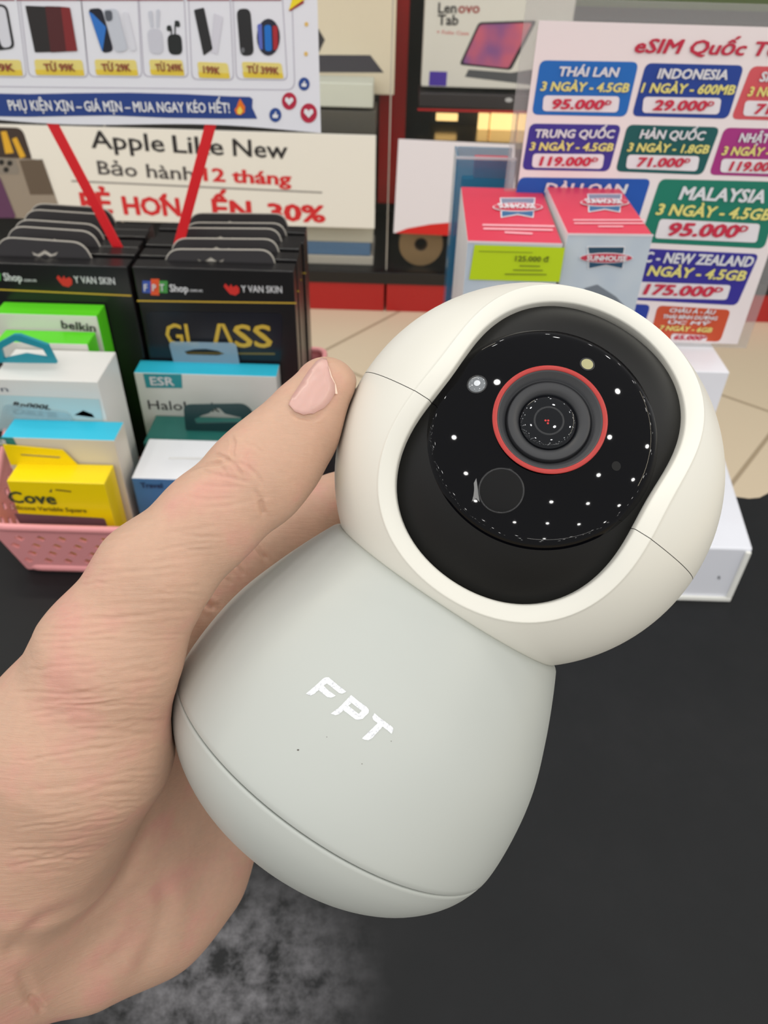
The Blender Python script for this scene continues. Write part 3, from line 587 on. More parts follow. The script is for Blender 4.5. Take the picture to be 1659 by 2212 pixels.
card([(196, 1042), (970, 1052), (880, 1340), (130, 1330)], (24, 84, 176), [('DÀI LOAN', 340, 1128, 826, 1136, 52, 0)], None, None, None)
card([(1024, 1052), (1760, 1070), (1634, 1462), (900, 1424)], (14, 122, 100), [('MALAYSIA', 1128, 1168, 1632, 1190, 70, 0), ('3 NGÀY - 4.5GB', 992, 1258, 1664, 1292, 60, 1)], [(1022, 1286), (1612, 1316), (1590, 1426), (990, 1400)], '95.000ᴰ', (1062, 1380, 1530, 1396, 70))
card([(300, 1430), (1606, 1494), (1474, 1796), (240, 1730)], (52, 44, 150), [('ÚC - NEW ZEALAND', 870, 1534, 1562, 1566, 56, 0), ('3 NGÀY - 4.5GB', 868, 1612, 1518, 1648, 54, 1)], [(760, 1650), (1440, 1676), (1414, 1762), (740, 1744)], '175.000ᴰ', (918, 1726, 1384, 1744, 56))
card([(300, 1760), (968, 1792), (900, 2010), (280, 1990)], (34, 60, 160), [], None, None, None)
card([(1010, 1796), (1440, 1822), (1376, 2010), (960, 1990)], (206, 82, 48), [('CHÂU Á - ÂU', 1074, 1832, 1344, 1846, 22, 0), ('THÁI BÌNH DƯƠNG', 1036, 1868, 1356, 1880, 20, 0), ('ÚC MỸ', 1064, 1900, 1316, 1910, 18, 0), ('7 NGÀY - 6GB', 1014, 1938, 1324, 1952, 26, 1)], [(1090, 1960), (1300, 1972), (1296, 2006), (1084, 2000)], '65.000ᴰ', (1100, 1992, 1290, 1998, 24))
a, c2 = z3(868, 306), z3(1742, 330); text(pl, 'eSIM Quốc Tế', a[0], a[1], c2[0], c2[1], 29, mat((196, 34, 66), .55), t, 'title_lettering', bold=.035, shear=.2, off=.0008)

# kitchen brand cartons
def logo_badge(pl, P, cx, cy, s, blue, sy=1.0, sk=0.0):
    f_ = lambda x, y: (cx + s * (x + sk * y), cy + s * sy * y)
    poly(pl, [f_(-38, -24), (f_(38, -24)), f_(34, 24), f_(0, 17), f_(-36, 24)], CW, 'badge_outline', P, .0004)
    poly(pl, [f_(-36, -22), f_(36, -22), f_(34, -9), f_(-34, -9)], mat((130, 136, 160) if not blue else (40, 76, 100), .5), 'badge_upper', P, .0006)
    poly(pl, [f_(-34, 9), f_(34, 9), f_(32, 22), f_(0, 15), f_(-34, 22)], mat((50, 104, 150) if not blue else (40, 80, 110), .5), 'badge_lower', P, .0006)
    poly(pl, ell(cx, cy, 54 * s, 11 * s * sy), CW, 'badge_ring', P, .0008); poly(pl, ell(cx, cy, 52 * s, 9.5 * s * sy), mat((206, 60, 84), .5), 'badge_band', P, .001)
    text(pl, 'SUNHOUSE', cx - 40 * s, cy + 4.5 * s * sy, cx + 40 * s, cy + 5.5 * s * sy, 10 * s * sy, CW, P, bold=.04, off=.0014)
ySH = .442
TOPR = (214, 58, 82)
def sunbox(label, tl, tr, bk, dx, y):
    A, B = at_y(*tl, y), at_y(*tr, y); z1 = (A.z + B.z) / 2
    yb2 = (at_z(*bk[0], z1).y + at_z(*bk[1], z1).y) / 2
    t = thing('lamp_carton', label, 'box', ((A.x + B.x) / 2, (y + yb2) / 2, zt1), 'red topped cartons on the plinth')
    v, f = prism([(A.x, y), (B.x, y), (B.x + dx, yb2), (A.x + dx, yb2)], zt1, z1)
    mm_, nt, b, L = nodes('pale_blue_print')
    tc = N(nt, 'ShaderNodeTexCoord'); n1 = N(nt, 'ShaderNodeTexNoise', Scale=22.0, Detail=2.0); cr = N(nt, 'ShaderNodeValToRGB')
    cr.color_ramp.elements[0].position = .35; cr.color_ramp.elements[0].color = lin((186, 200, 216)); cr.color_ramp.elements[1].position = .65; cr.color_ramp.elements[1].color = lin((214, 222, 228))
    L.new(tc.outputs['Object'], n1.inputs['Vector']); L.new(n1.outputs['Fac'], cr.inputs[0]); L.new(cr.outputs[0], b.inputs['Base Color'])
    mesh('carton', v, f, [mm_, mat(TOPR, .4), mat((226, 224, 224), .4)], t, idx=[0, 1, 0, 2, 0, 2], bevel=.0008)
    poly(front(y), [(tl[0] + 1, tl[1] - 2), (tr[0] - 1, tr[1] - 2), (tr[0] - 1, tr[1] + 3), (tl[0] + 1, tl[1] + 3)], mat((236, 222, 226), .5), 'pale_edge', t, .0005)
    return t, z1, front(y), top(z1)
t, z1, pf, pt = sunbox('left red topped carton with a lime price label', (1010, 521), (1216, 527), [(1025, 402), (1204, 411)], .002, ySH)
logo_badge(pt, t, 1118, 450, 1.0, False, .9); 
for i, (a_, b_) in enumerate(((1042, 1198), (1044, 1194), (1090, 1150))): poly(pt, [(a_, 485 + 8 * i), (b_, 488 + 8 * i), (b_, 492 + 8 * i), (a_, 489 + 8 * i)], mat((240, 170, 180), .5), 'small_print', t, .0004)
poly(pf, [(1025, 528), (1220, 534), (1208, 608), (1013, 603)], mat((196, 222, 20), .5, name='lime_label'), 'price_label', t, .0007)
text(pf, '125.000 đ', 1112, 562, 1184, 564, 11, mat((110, 122, 30), .5), t, bold=.02, off=.0012)
for i, (a_, b_) in enumerate(((1122, 1166), (1108, 1172), (1090, 1180))): poly(pf, [(a_, 571 + 9 * i), (b_, 572 + 9 * i), (b_, 575 + 9 * i), (a_, 574 + 9 * i)], mat((140, 156, 30), .5), 'small_print', t, .0012)
poly(pf, [(1034, 540), (1150, 543), (1150, 545), (1034, 542)], mat((150, 170, 30), .5), 'small_print', t, .0012)
t, z1, pf, pt = sunbox('right red topped carton with a blue and red badge on its pale front', (1226, 505), (1412, 507), [(1210, 406), (1382, 404)], .000, ySH + .006)
logo_badge(pt, t, 1306, 440, .98, False, .85)
for i, (a_, b_) in enumerate(((1238, 1392), (1240, 1390), (1292, 1346))): poly(pt, [(a_, 475 + 7 * i), (b_, 475 + 7 * i), (b_, 478 + 7 * i), (a_, 478 + 7 * i)], mat((240, 170, 180), .5), 'small_print', t, .0004)
logo_badge(pf, t, 1309, 556, 1.08, True, .95)
poly(pf, [(1262, 622), (1290, 614), (1330, 640), (1360, 672), (1260, 672)], mat((124, 132, 142), .5), 'product_picture', t, .0005)

# blue brochure holder
yh = .566; pl = front(yh); a = pl.uv(987, 332); b2 = pl.uv(1118, 332)
t = thing('brochure_holder', 'clear blue plastic brochure holder behind the red topped cartons', 'holder', ((a.x + b2.x) / 2, yh + .015, ZC))
BL = clear_mat('blue_plastic', (60, 130, 168), .52, .12)
zt_ = HC + a.y
box('holder_front', a.x, b2.x, yh, yh + .002, ZC, zt_ - .004, BL, t, .0005); box('holder_side', a.x, a.x + .002, yh + .0022, yh + .028, ZC, zt_ - .002, BL, t, .0005)
box('holder_back', a.x + .0022, b2.x, yh + .0262, yh + .028, ZC, zt_ - .002, BL, t, .0005); box('holder_top_edge', a.x, b2.x, yh, yh + .002, zt_ - .0035, zt_ - .002, clear_mat('clear_edge', (220, 220, 226), .4), t)
t2 = thing('leaflet', 'blue leaflet with a red top standing in the brochure holder', 'leaflet', ((a.x + b2.x) / 2, yh + .014, ZC + .001))
box('leaflet_sheets', a.x + .006, b2.x - .004, yh + .010, yh + .018, ZC + .001, zt_ - .019, mat((30, 120, 158), .5, name='blue_print'), t2, .0004)
box('leaflet_header', a.x + .014, b2.x - .004, yh + .010, yh + .018, zt_ - .0185, zt_ - .005, mat((190, 70, 84), .5, name='red_print'), t2, .0004)

# ------------------------------------------------------------------ the held camera (built around its own ball centre, upright axis AX, front FR)
MCN = np.array([[MC[i][j] for j in range(4)] for i in range(4)])
def world(P): P = np.asarray(P, float).reshape(-1, 3); return P @ MCN[:3, :3].T + MCN[:3, 3]
D0 = 0.16
BC = np.array([(1126.32 - CX) / FPX * D0, -(1030.09 - CY) / FPX * D0, -D0]); BR = 0.03873
th, tz = 0.574, 0.047
AX = np.array([math.sin(th) * math.cos(tz), math.cos(th) * math.cos(tz), math.sin(tz)])
vv = -BC / np.linalg.norm(BC); FR0 = vv - (vv @ AX) * AX; FR0 /= np.linalg.norm(FR0); WX = np.cross(AX, FR0)
EL = math.radians(9.0); FR = FR0 * math.cos(EL) + AX * math.sin(EL); UX = np.cross(FR, WX)
KN = [21.5, 26, 33, 42, 52, 62, 70, 71.23, 76, 80, 83, 86, 88.5, 90.2]
RN = [23.1, 25.43, 29.0, 32.92, 36.37, 38.0, 38.2, 38.0, 36.3, 33.6, 30.6, 26.2, 20.5, 13.0]
def spline(xq, xk, yk):                       # monotone-ish cubic Hermite
    xk, yk = np.array(xk, float), np.array(yk, float); d = np.diff(yk) / np.diff(xk)
    m = np.concatenate([[d[0]], (d[:-1] + d[1:]) / 2, [d[-1]]])
    i = np.clip(np.searchsorted(xk, xq) - 1, 0, len(xk) - 2); h = xk[i + 1] - xk[i]; t = (xq - xk[i]) / h
    return (2 * t**3 - 3 * t**2 + 1) * yk[i] + (t**3 - 2 * t**2 + t) * h * m[i] + (-2 * t**3 + 3 * t**2) * yk[i + 1] + (t**3 - t**2) * h * m[i + 1]
dev_loc = world(BC)[0]
t = dev = thing('security_camera', 'white ball headed security camera with a black lens face, held in the hand', 'camera', tuple(world(BC - AX * .0905)[0]))
m, nt, b, L = nodes('base_plastic')
tc = N(nt, 'ShaderNodeTexCoord'); n1 = N(nt, 'ShaderNodeTexNoise', Scale=900.0, Detail=2.0); bp = N(nt, 'ShaderNodeBump', Strength=.06, Distance=.0001)
L.new(tc.outputs['Object'], n1.inputs['Vector']); L.new(n1.outputs['Fac'], bp.inputs['Height']); L.new(bp.outputs[0], b.inputs['Normal'])
b.inputs['Base Color'].default_value = lin((184, 188, 183)); b.inputs['Roughness'].default_value = .42
BASEM = m
m, nt, b, L = nodes('head_plastic'); b.inputs['Base Color'].default_value = lin((228, 226, 216)); b.inputs['Roughness'].default_value = .38
HEADM = m
def lathe(prof, c, ax, m, name, parent, seg=128, close=False, label=None):
    e = np.cross(ax, FR0); e = e / np.linalg.norm(e) if np.linalg.norm(e) > 1e-3 else WX; g = np.cross(e, ax)
    ph = np.arange(seg) * 2 * math.pi / seg; ring = np.cos(ph)[:, None] * e + np.sin(ph)[:, None] * g
    V = np.concatenate([c + ax * (v * 1e-3) + ring * (r * 1e-3) for v, r in prof]); n = len(prof)
    Fc = [(i * seg + k, i * seg + (k + 1) % seg, (i + 1) * seg + (k + 1) % seg, (i + 1) * seg + k) for i in range(n - 1) for k in range(seg)]
    if close: Fc.append(tuple(range((n - 1) * seg, n * seg)))
    return mesh(name, [Vector(p) for p in world(V)], Fc, m, parent, smooth=True, label=label)
vs_ = np.concatenate([np.linspace(29.6, 71.0, 40)]); rs = spline(vs_, KN, RN)
prof = [(-31.5, 20.0), (-29.4, 24.6), (-28.7, 25.6), (-28.75, 26.3), (-29.1, 26.85)] + [(-a, r) for a, r in zip(vs_, rs)] + [(-71.12, rs[-1] - .12), (-71.16, rs[-1] - .5), (-71.16, rs[-1] - 3)]
body = lathe(prof, BC, AX, BASEM, 'base_body', t)
vs2 = np.linspace(71.75, 90.2, 34); rs2 = spline(vs2, KN, RN)
prof = [(-71.42, rs2[0] - 3), (-71.42, rs2[0] - .45), (-71.5, rs2[0] - .12)] + [(-a, r) for a, r in zip(vs2, rs2)] + [(-90.8, 9.0), (-91.0, 4.0), (-91.0, .01)]
capo = lathe(prof, BC, AX, BASEM, 'base_cap', t)
lathe([(-70.5, 36.6), (-72.2, 36.6)], BC, AX, mat((70, 68, 62), .6, name='dark_seam_gasket'), 'base_gasket', t)  # dark grey ring closing the base seam
lathe([(-27.0, 24.2), (-32.5, 24.2)], BC, AX, mat((52, 50, 48), .6, name='neck_collar_plastic'), 'neck_collar', t)
# head shells
CO = [28.43, 1.23, 5.05, 1.08, -.61, -.04, -.04]; CI = [25.24, 1.15, 4.99, .99, -.45, .10, .03]
ELR = math.radians(8.0); FRR = FR0 * math.cos(ELR) + AX * math.sin(ELR); URR = np.cross(FRR, WX)
NP = 160; psi = np.arange(NP) * 2 * math.pi / NP
ro = sum(c_ * np.cos(k * psi) for k, c_ in enumerate(CO)); ri = sum(c_ * np.cos(k * psi) for k, c_ in enumerate(CI))
R0 = BR * 1e3; ho = np.sqrt(R0**2 - ro**2)
dirs = np.cos(psi)[:, None] * URR + np.sin(psi)[:, None] * WX
rings = []
rings.append((ri - .6, ho - 6.5)); rings.append((ri - .25, ho - 3.0)); rings.append((ri - .02, ho - .1)); rings.append((ri + .12, ho + .16)); rings.append((ri + .35, ho + .27))
rings.append((ri * .5 + ro * .5, ho + .32)); rings.append((ro - .30, ho + .30)); rings.append((ro - .12, ho + .26)); rings.append((ro - .03, ho + .15))
al0 = np.arcsin(ro / R0)
for q in np.concatenate([[.0012, .006, .02], np.linspace(.04, .975, 44)]):
    al = al0 + (math.pi - al0) * q; rings.append((R0 * np.sin(al), R0 * np.cos(al)))
V = np.concatenate([BC + dirs * (r * 1e-3)[:, None] + FRR * (h * 1e-3)[:, None] for r, h in rings])
Fc = [(i * NP + k, i * NP + (k + 1) % NP, (i + 1) * NP + (k + 1) % NP, (i + 1) * NP + k) for i in range(len(rings) - 1) for k in range(NP)]
Fc.append(tuple(range((len(rings) - 1) * NP, len(rings) * NP)))
AXW = Vector(MCN[:3, :3] @ AX); CW_ = Vector(world(BC)[0])
for nm, sgn in (('upper_shell', 1), ('lower_shell', -1)):
    o = mesh(nm, [Vector(p) for p in world(V)], Fc, HEADM, t, smooth=True)
    bm = bmesh.new(); bm.from_mesh(o.data); bas = wl(o)
    bmesh.ops.bisect_plane(bm, geom=bm.verts[:] + bm.edges[:] + bm.faces[:], plane_co=CW_ + AXW * (.00006 * sgn) - bas, plane_no=AXW, clear_inner=sgn > 0, clear_outer=sgn < 0)
    bm.to_mesh(o.data); bm.free()
# inner black drum
m, nt, b, L = nodes('matt_black_plastic'); b.inputs['Base Color'].default_value = lin((12, 12, 12)); b.inputs['Roughness'].default_value = .5; b.inputs['Specular IOR Level'].default_value = .3
MB_ = m
RD = 34.9
tilt = math.radians(10.0); FD = FR0 * math.cos(tilt) + AX * math.sin(tilt) - WX * .03; FD /= np.linalg.norm(FD); UD = np.cross(FD, WX); UD /= np.linalg.norm(UD); WD = np.cross(UD, FD)
pf_ = [(RD * math.cos(a), RD * math.sin(a)) for a in np.linspace(math.asin(19.5 / RD), 2.6, 50)]
lathe(pf_, BC, FD, MB_, 'lens_drum', t)
# the drum's inner sleeve seen behind the shell seam
m, nt, b, L = nodes('gloss_black_face'); b.inputs['Base Color'].default_value = lin((3, 3, 6)); b.inputs['Roughness'].default_value = .03; b.inputs['IOR'].default_value = 1.28
GB = m
LU, LW = 2.3, -.35                            # lens centre on the face (mm)
RDISC = 20.6
def domeh(u, w):
    r2 = (u * u + w * w)
    r = np.sqrt(r2); hc = 32.6 - r2 / (2 * 62.0)
    bev = np.clip((r - 18.4) / (RDISC - 18.4), 0, 1)
    return hc - 1.7 * bev**1.5
def fpt(u, w, h): return BC + (UD * u + WD * w + FD * h) * 1e-3
S_ = 128; ph = np.arange(S_) * 2 * math.pi / S_
V = []; ts = np.concatenate([np.linspace(0, .80, 18), np.linspace(.84, 1, 12)])
for q in ts:
    for k in range(S_):
        a0 = np.array([LU + 8.7 * math.cos(ph[k]), LW + 8.7 * math.sin(ph[k])]); a1 = np.array([RDISC * math.cos(ph[k]), RDISC * math.sin(ph[k])])
        p = a0 * (1 - q) + a1 * q; V.append(fpt(p[0], p[1], domeh(p[0], p[1])))
for k in range(S_): V.append(fpt(RDISC * math.cos(ph[k]), RDISC * math.sin(ph[k]), 26.5))
n = len(ts) + 1
Fc = [(i * S_ + k, i * S_ + (k + 1) % S_, (i + 1) * S_ + (k + 1) % S_, (i + 1) * S_ + k) for i in range(n - 1) for k in range(S_)]
face = mesh('face_dome', [Vector(p) for p in world(np.array(V))], Fc, GB, t, smooth=True, label='glossy black domed face')
def bead(prof, u, w, m, name, parent, seg=48, dh=0.0, label=None):
    """small turned detail sitting on the face; prof = (radius, height) in mm"""
    c = fpt(u, w, domeh(u, w) + dh); r2 = u * u + w * w
    nrm = FD + (UD * u + WD * w) / 62.0; nrm /= np.linalg.norm(nrm)
    e = UD - (UD @ nrm) * nrm; e /= np.linalg.norm(e); g = np.cross(nrm, e); V = []
    ph = np.arange(seg) * 2 * math.pi / seg
    for r, h in prof: V += [c + (e * math.cos(a) + g * math.sin(a)) * r * 1e-3 + nrm * h * 1e-3 for a in ph]
    n = len(prof); Fc = [(i * seg + k, i * seg + (k + 1) % seg, (i + 1) * seg + (k + 1) % seg, (i + 1) * seg + k) for i in range(n - 1) for k in range(seg)]
    if prof[-1][0] < .3: Fc.append(tuple(range((n - 1) * seg, n * seg)))
    return mesh(name, [Vector(p) for p in world(np.array(V))], Fc, m, parent, smooth=True, label=label)
bead([(9.55, .0), (9.45, .12), (8.8, .12), (8.7, -.1)], LU, LW, mat((176, 44, 38), .3, name='red_ring_paint'), 'lens_ring', face, 96, label='thin red ring')
RG = mat((58, 59, 62), .5, name='dark_grey_metal')
pr_ = [(8.72, .0)]
for i in range(6): pr_ += [(8.6 - .2 * i, -.1 - .28 * i), (8.45 - .2 * i, -.12 - .28 * i)]
pr_ += [(7.2, -1.9), (7.05, -2.2)]
bead(pr_, LU, LW, RG, 'lens_recess', face, 96)
bead([(7.1, -2.4), (6.95, -1.0), (6.8, -.85), (6.2, -.8), (5.4, -1.1), (4.9, -1.7)], LU, LW, mat((46, 47, 50), .45, name='lens_barrel_grey'), 'lens_barrel', face, 96)
m, nt, b, L = nodes('lens_glass'); b.inputs['Base Color'].default_value = lin((5, 6, 10)); b.inputs['Roughness'].default_value = .02; b.inputs['Coat Weight'].default_value = .25; b.inputs['IOR'].default_value = 1.35; b.inputs['Coat Tint'].default_value = (.7, .85, 1, 1)
bead([(4.95, -1.75), (4.7, -1.3), (3.8, -1.05), (2.6, -.88), (1.2, -.8), (.1, -.78)], LU, LW, m, 'lens_glass', face, 96)
bead([(2.6, -.9), (2.4, -.8), (2.2, -.88)], LU, LW, mat((18, 20, 24), .3, name='inner_lens_ring'), 'lens_inner_ring', face, 64)
for (u, w) in ((-.35, -.5), (-.1, -.1), (-.55, .1)): bead([(.18, -.76), (.08, -.74)], LU + u, LW + w, mat((200, 40, 40), .3, name='red_glint_paint'), 'painted_lens_glint', face, 10, dh=.0)  # small red glints in the lens, painted on as beads
bead([(1.75, .05), (1.6, .12), (1.5, .05)], 1.4, -14.0, mat((24, 24, 26), .3, name='led_bezel'), 'led_bezel', face)
led = bead([(1.5, .04), (1.3, .12), (.9, .2), (.1, .24)], 1.4, -14.0, mat((120, 124, 128), .08, name='clear_led'), 'infrared_led', face, label='small clear glass infrared lamp')
bead([(.55, .3), (.1, .32)], 1.5, -14.0, mat((210, 214, 220), .2, name='led_chip'), 'led_chip', face, 20)
bead([(1.3, .04), (1.15, .1), (1.0, .04)], 14.6, -.2, mat((20, 20, 22), .3), 'sensor_bezel', face); bead([(1.05, .05), (.1, .06)], 14.6, -.2, mat((168, 164, 120), .4, name='sensor_yellow'), 'light_sensor', face, label='pale yellow light sensor')
bead([(.8, .04), (.1, .05)], 1.7, 13.0, mat((2, 2, 2), .8, name='hole_black'), 'microphone_hole', face)
bead([(3.8, .03), (3.7, .1), (3.55, .03)], -12.2, -.6, mat((22, 22, 24), .25, name='window_bezel'), 'window_bezel', face); bead([(3.55, .03), (3.2, .12), (.1, .14)], -12.2, -.6, mat((7, 7, 8), .5, spec=.2, name='satin_black'), 'motion_window', face, label='round satin black window')
# grey arrow mark
V = [fpt(u, w, domeh(u, w) + .06) for u, w in ((-12.6, -5.2), (-18.3, -4.6), (-15.4, -3.4), (-15.6, -2.6))]
mesh('arrow_mark', [Vector(p) for p in world(np.array(V))], [(0, 1, 2), (0, 2, 3)], mat((120, 120, 120), .4, name='grey_print'), face)

def drape(loops, bvh, m, name, parent, off, cuts=2):
    v, f = fill(loops)
    bm = bmesh.new(); vs = [bm.verts.new(x) for x in v]
    for q in f: bm.faces.new([vs[i] for i in q])
    bmesh.ops.subdivide_edges(bm, edges=bm.edges[:], cuts=cuts, use_grid_fill=True)
    bm.verts.index_update(); P = []
    for x in bm.verts:
        loc, nor, _, _ = bvh.ray_cast(CAMP, ray(x.co.x, x.co.y).normalized())
        if nor.dot(loc - CAMP) > 0: nor = -nor
        P.append(loc + nor * off)
    Fc = [tuple(q.index for q in w.verts) for w in bm.faces]; bm.free()
    return mesh(name, P, Fc, m, parent, smooth=True)
def bvh_of(o):
    bs = wl(o); me = o.data
    return BVHTree.FromPolygons([v.co + bs for v in me.vertices], [tuple(p.vertices) for p in me.polygons])
bb = bvh_of(body)
m, nt, b, L = nodes('silver_print')
tc = N(nt, 'ShaderNodeTexCoord'); n1 = N(nt, 'ShaderNodeTexNoise', Scale=2600.0, Detail=2.0); cr = N(nt, 'ShaderNodeValToRGB')
cr.color_ramp.elements[0].position = .3; cr.color_ramp.elements[0].color = lin((196, 198, 204)); cr.color_ramp.elements[1].position = .6; cr.color_ramp.elements[1].color = lin((248, 250, 252))
L.new(tc.outputs['Object'], n1.inputs['Vector']); L.new(n1.outputs['Fac'], cr.inputs[0]); L.new(cr.outputs[0], b.inputs['Base Color']); b.inputs['Roughness'].default_value = .3; b.inputs['Metallic'].default_value = .15
ZL = lambda q: [(640 + x / 6.9125, 1440 + y / 6.9125) for x, y in q]
FPTL = {'F': [[(145, 405), (300, 275), (395, 185), (440, 158), (485, 162), (520, 190), (640, 290), (750, 375), (690, 405), (640, 395), (460, 252), (410, 285), (470, 345), (590, 435), (530, 466), (465, 455), (335, 350), (275, 405), (215, 432)]],
        'P': [[(515, 703), (640, 610), (820, 425), (935, 520), (1055, 605), (1086, 650), (1080, 690), (990, 780), (930, 795), (880, 785), (705, 652), (640, 710), (590, 727)], [(825, 542), (778, 585), (932, 706), (976, 660)]],
        'T': [[(1168, 695), (1260, 775), (1410, 880), (1446, 915), (1445, 955), (1422, 1003), (1290, 895), (1130, 1070), (1080, 1097), (1020, 1092), (982, 1070), (1215, 845), (1150, 795), (1135, 750)]]}
for k, lp in FPTL.items(): drape([ZL(q) for q in lp], bb, m, 'logo_letter', t, .00006)
SP = mat((96, 90, 84), .6, name='dirt_speck')
for x_, y_, r_ in ((644, 1620, 2.6), (706, 1592, 1.2), (782, 1650, 1.3), (845, 1601, 1.2)): drape([ell(x_, y_, r_, r_ * .7, 8)], bb, SP, 'dirt_speck', t, .00004, 0)

# ------------------------------------------------------------------ the hand: one continuous implicit skin
def H(px, py, d): return np.array([(px - CX) / FPX * d, -(py - CY) / FPX * d, -d])
def cap(x0, y0, d0, r0, x1, y1, d1, r1): return (H(x0, y0, d0), r0 * d0 / FPX, H(x1, y1, d1), r1 * d1 / FPX)
def chain(pts): return [cap(*pts[i], *pts[i + 1]) for i in range(len(pts) - 1)]
THUMB = chain([(704, 843, .1525, 71), (658, 914, .151, 83), (598, 985, .149, 98), (552, 1034, .147, 104), (455, 1122, .144, 103), (330, 1246, .141, 119), (234, 1418, .142, 151), (166, 1600, .148, 204), (60, 1790, .160, 215)])
INDEX = chain([(350, 1420, .184, 110), (430, 1325, .184, 92), (530, 1225, .187, 80), (645, 1148, .192, 76), (722, 1096, .197, 68), (800, 1060, .201, 66), (910, 1015, .204, 62), (1000, 1030, .203, 55)])
MIDDLE = chain([(420, 1540, .196, 115), (520, 1470, .203, 92), (680, 1345, .211, 80), (830, 1270, .214, 72), (930, 1240, .212, 64)])
RING = chain([(440, 1650, .202, 115), (560, 1590, .212, 88), (720, 1480, .217, 76), (880, 1420, .217, 68), (970, 1400, .213, 60)])
PINKY = chain([(440, 1760, .206, 105), (575, 1722, .214, 82), (740, 1640, .217, 66), (880, 1590, .216, 60), (950, 1575, .213, 54)])
PALM = chain([(350, 1420, .184, 110), (180, 1700, .176, 170), (-40, 1900, .172, 190)]) + chain([(420, 1540, .196, 115), (240, 1800, .186, 150), (-20, 1960, .176, 180)]) + \
       chain([(440, 1650, .202, 115), (280, 1870, .192, 140), (0, 2010, .178, 170)]) + chain([(440, 1765, .206, 112), (345, 1915, .198, 122), (180, 2010, .186, 128), (30, 2045, .178, 128), (-120, 2090, .176, 150)]) + \
       chain([(455, 1800, .206, 92), (420, 1880, .203, 96), (330, 1985, .197, 100), (190, 2050, .187, 100)])
ARM = chain([(-10, 1860, .166, 200), (-110, 1930, .168, 225), (-420, 2170, .176, 240), (-900, 2540, .186, 270), (-2100, 3500, .205, 330)]) + chain([(-60, 2060, .178, 140), (-220, 2180, .18, 190), (-500, 2420, .188, 220)])
WEB = chain([(230, 1470, .156, 118), (330, 1440, .176, 92)])
def sd_cap(P, c):
    a, ra, b_, rb = c; ba = b_ - a; l2 = ba @ ba; pa = P - a
    tt = np.clip(pa @ ba / l2, 0, 1); return np.linalg.norm(pa - tt[:, None] * ba, axis=1) - (ra + (rb - ra) * tt)
def smin(a, b_, k): h = np.clip(.5 + .5 * (b_ - a) / k, 0, 1); return b_ * (1 - h) + a * h - k * h * (1 - h)
def group(P, caps, k):
    d = None
    for c in caps: e = sd_cap(P, c); d = e if d is None else smin(d, e, k)
    return d
def sd_dev(P):
    q = P - BC; v = -(q @ AX) * 1e3; rho = np.linalg.norm(q + np.outer(v * 1e-3, AX), axis=1) * 1e3
    ball = np.linalg.norm(q, axis=1) - BR
    rr = np.interp(v, KN, RN); base = np.maximum(np.maximum(rho - rr, v - 91.0), 22 - v) * 1e-3 * .9
    return np.minimum(ball, base)
def sdf(P):
    d = group(P, THUMB, .003)
    d = smin(d, group(P, WEB, .006), .006)
    palm = smin(group(P, PALM, .008), group(P, ARM, .012), .010)
    d = smin(d, palm, .0038)
    f = group(P, INDEX, .0025)
    for g in (MIDDLE, RING, PINKY): f = smin(f, group(P, g, .003), .0015)
    d = smin(d, f, .004)
    e = sd_dev(P) - .00025
    return -smin(-d, e, .0012)
def sdf_c(P, n=200000): return np.concatenate([sdf(P[i:i + n]) for i in range(0, len(P), n)])
def grad(P, h=.0003):
    g = np.stack([sdf_c(P + np.eye(3)[i] * h) - sdf_c(P - np.eye(3)[i] * h) for i in range(3)], 1) / (2 * h)
    return g
G = .0022; lo = np.array([-.345, -.30, -.255]); hi = np.array([.045, .045, -.112]); nn = np.ceil((hi - lo) / G).astype(int)
gx_, gy_, gz_ = [lo[i] + G * np.arange(nn[i]) for i in range(3)]
P = np.stack(np.meshgrid(gx_, gy_, gz_, indexing='ij'), -1).reshape(-1, 3)
Dv = sdf_c(P).reshape(nn)
Dv[0] = Dv[-1] = .01; Dv[:, 0] = Dv[:, -1] = .01; Dv[:, :, 0] = Dv[:, :, -1] = .01
neg = Dv < 0
# surface nets
cells = np.zeros(nn - 1, int); acc = np.zeros(tuple(nn - 1) + (3,)); cnt = np.zeros(nn - 1)
offs = [(0, 0, 0), (1, 0, 0), (0, 1, 0), (1, 1, 0), (0, 0, 1), (1, 0, 1), (0, 1, 1), (1, 1, 1)]
sl = lambda o: tuple(slice(o[i], nn[i] - 1 + o[i]) for i in range(3))
for i in range(8):
    for j in range(i + 1, 8):
        if sum(abs(offs[i][k] - offs[j][k]) for k in range(3)) != 1: continue
        A, B = Dv[sl(offs[i])], Dv[sl(offs[j])]; x = (A < 0) != (B < 0)
        tt = np.where(x, A / np.where(x, A - B, 1), 0)
        oi, oj = np.array(offs[i], float), np.array(offs[j], float)
        acc += np.where(x[..., None], oi + tt[..., None] * (oj - oi), 0); cnt += x
act = cnt > 0; idx = -np.ones(nn - 1, int); idx[act] = np.arange(act.sum())
ii = np.argwhere(act); V = lo + G * (ii + acc[act] / cnt[act][:, None])
Q = []
for ax in range(3):
    b1, b2 = [k for k in range(3) if k != ax]
    s0 = [slice(1, n - 1) for n in nn]; s0[ax] = slice(0, nn[ax] - 1); s1 = list(s0); s1[ax] = slice(1, nn[ax])
    A, B = neg[tuple(s0)], neg[tuple(s1)]; e = np.argwhere(A != B); inside = A[tuple(e.T)]
    base = e.copy(); base[:, b1] += 1; base[:, b2] += 1
    def I(d1, d2):
        c = base.copy(); c[:, b1] -= d1; c[:, b2] -= d2; return idx[c[:, 0], c[:, 1], c[:, 2]]
    q = np.stack([I(1, 1), I(0, 1), I(0, 0), I(1, 0)], 1)
    flip = inside if ax != 1 else ~inside
    q[~flip] = q[~flip][:, ::-1]; Q.append(q)
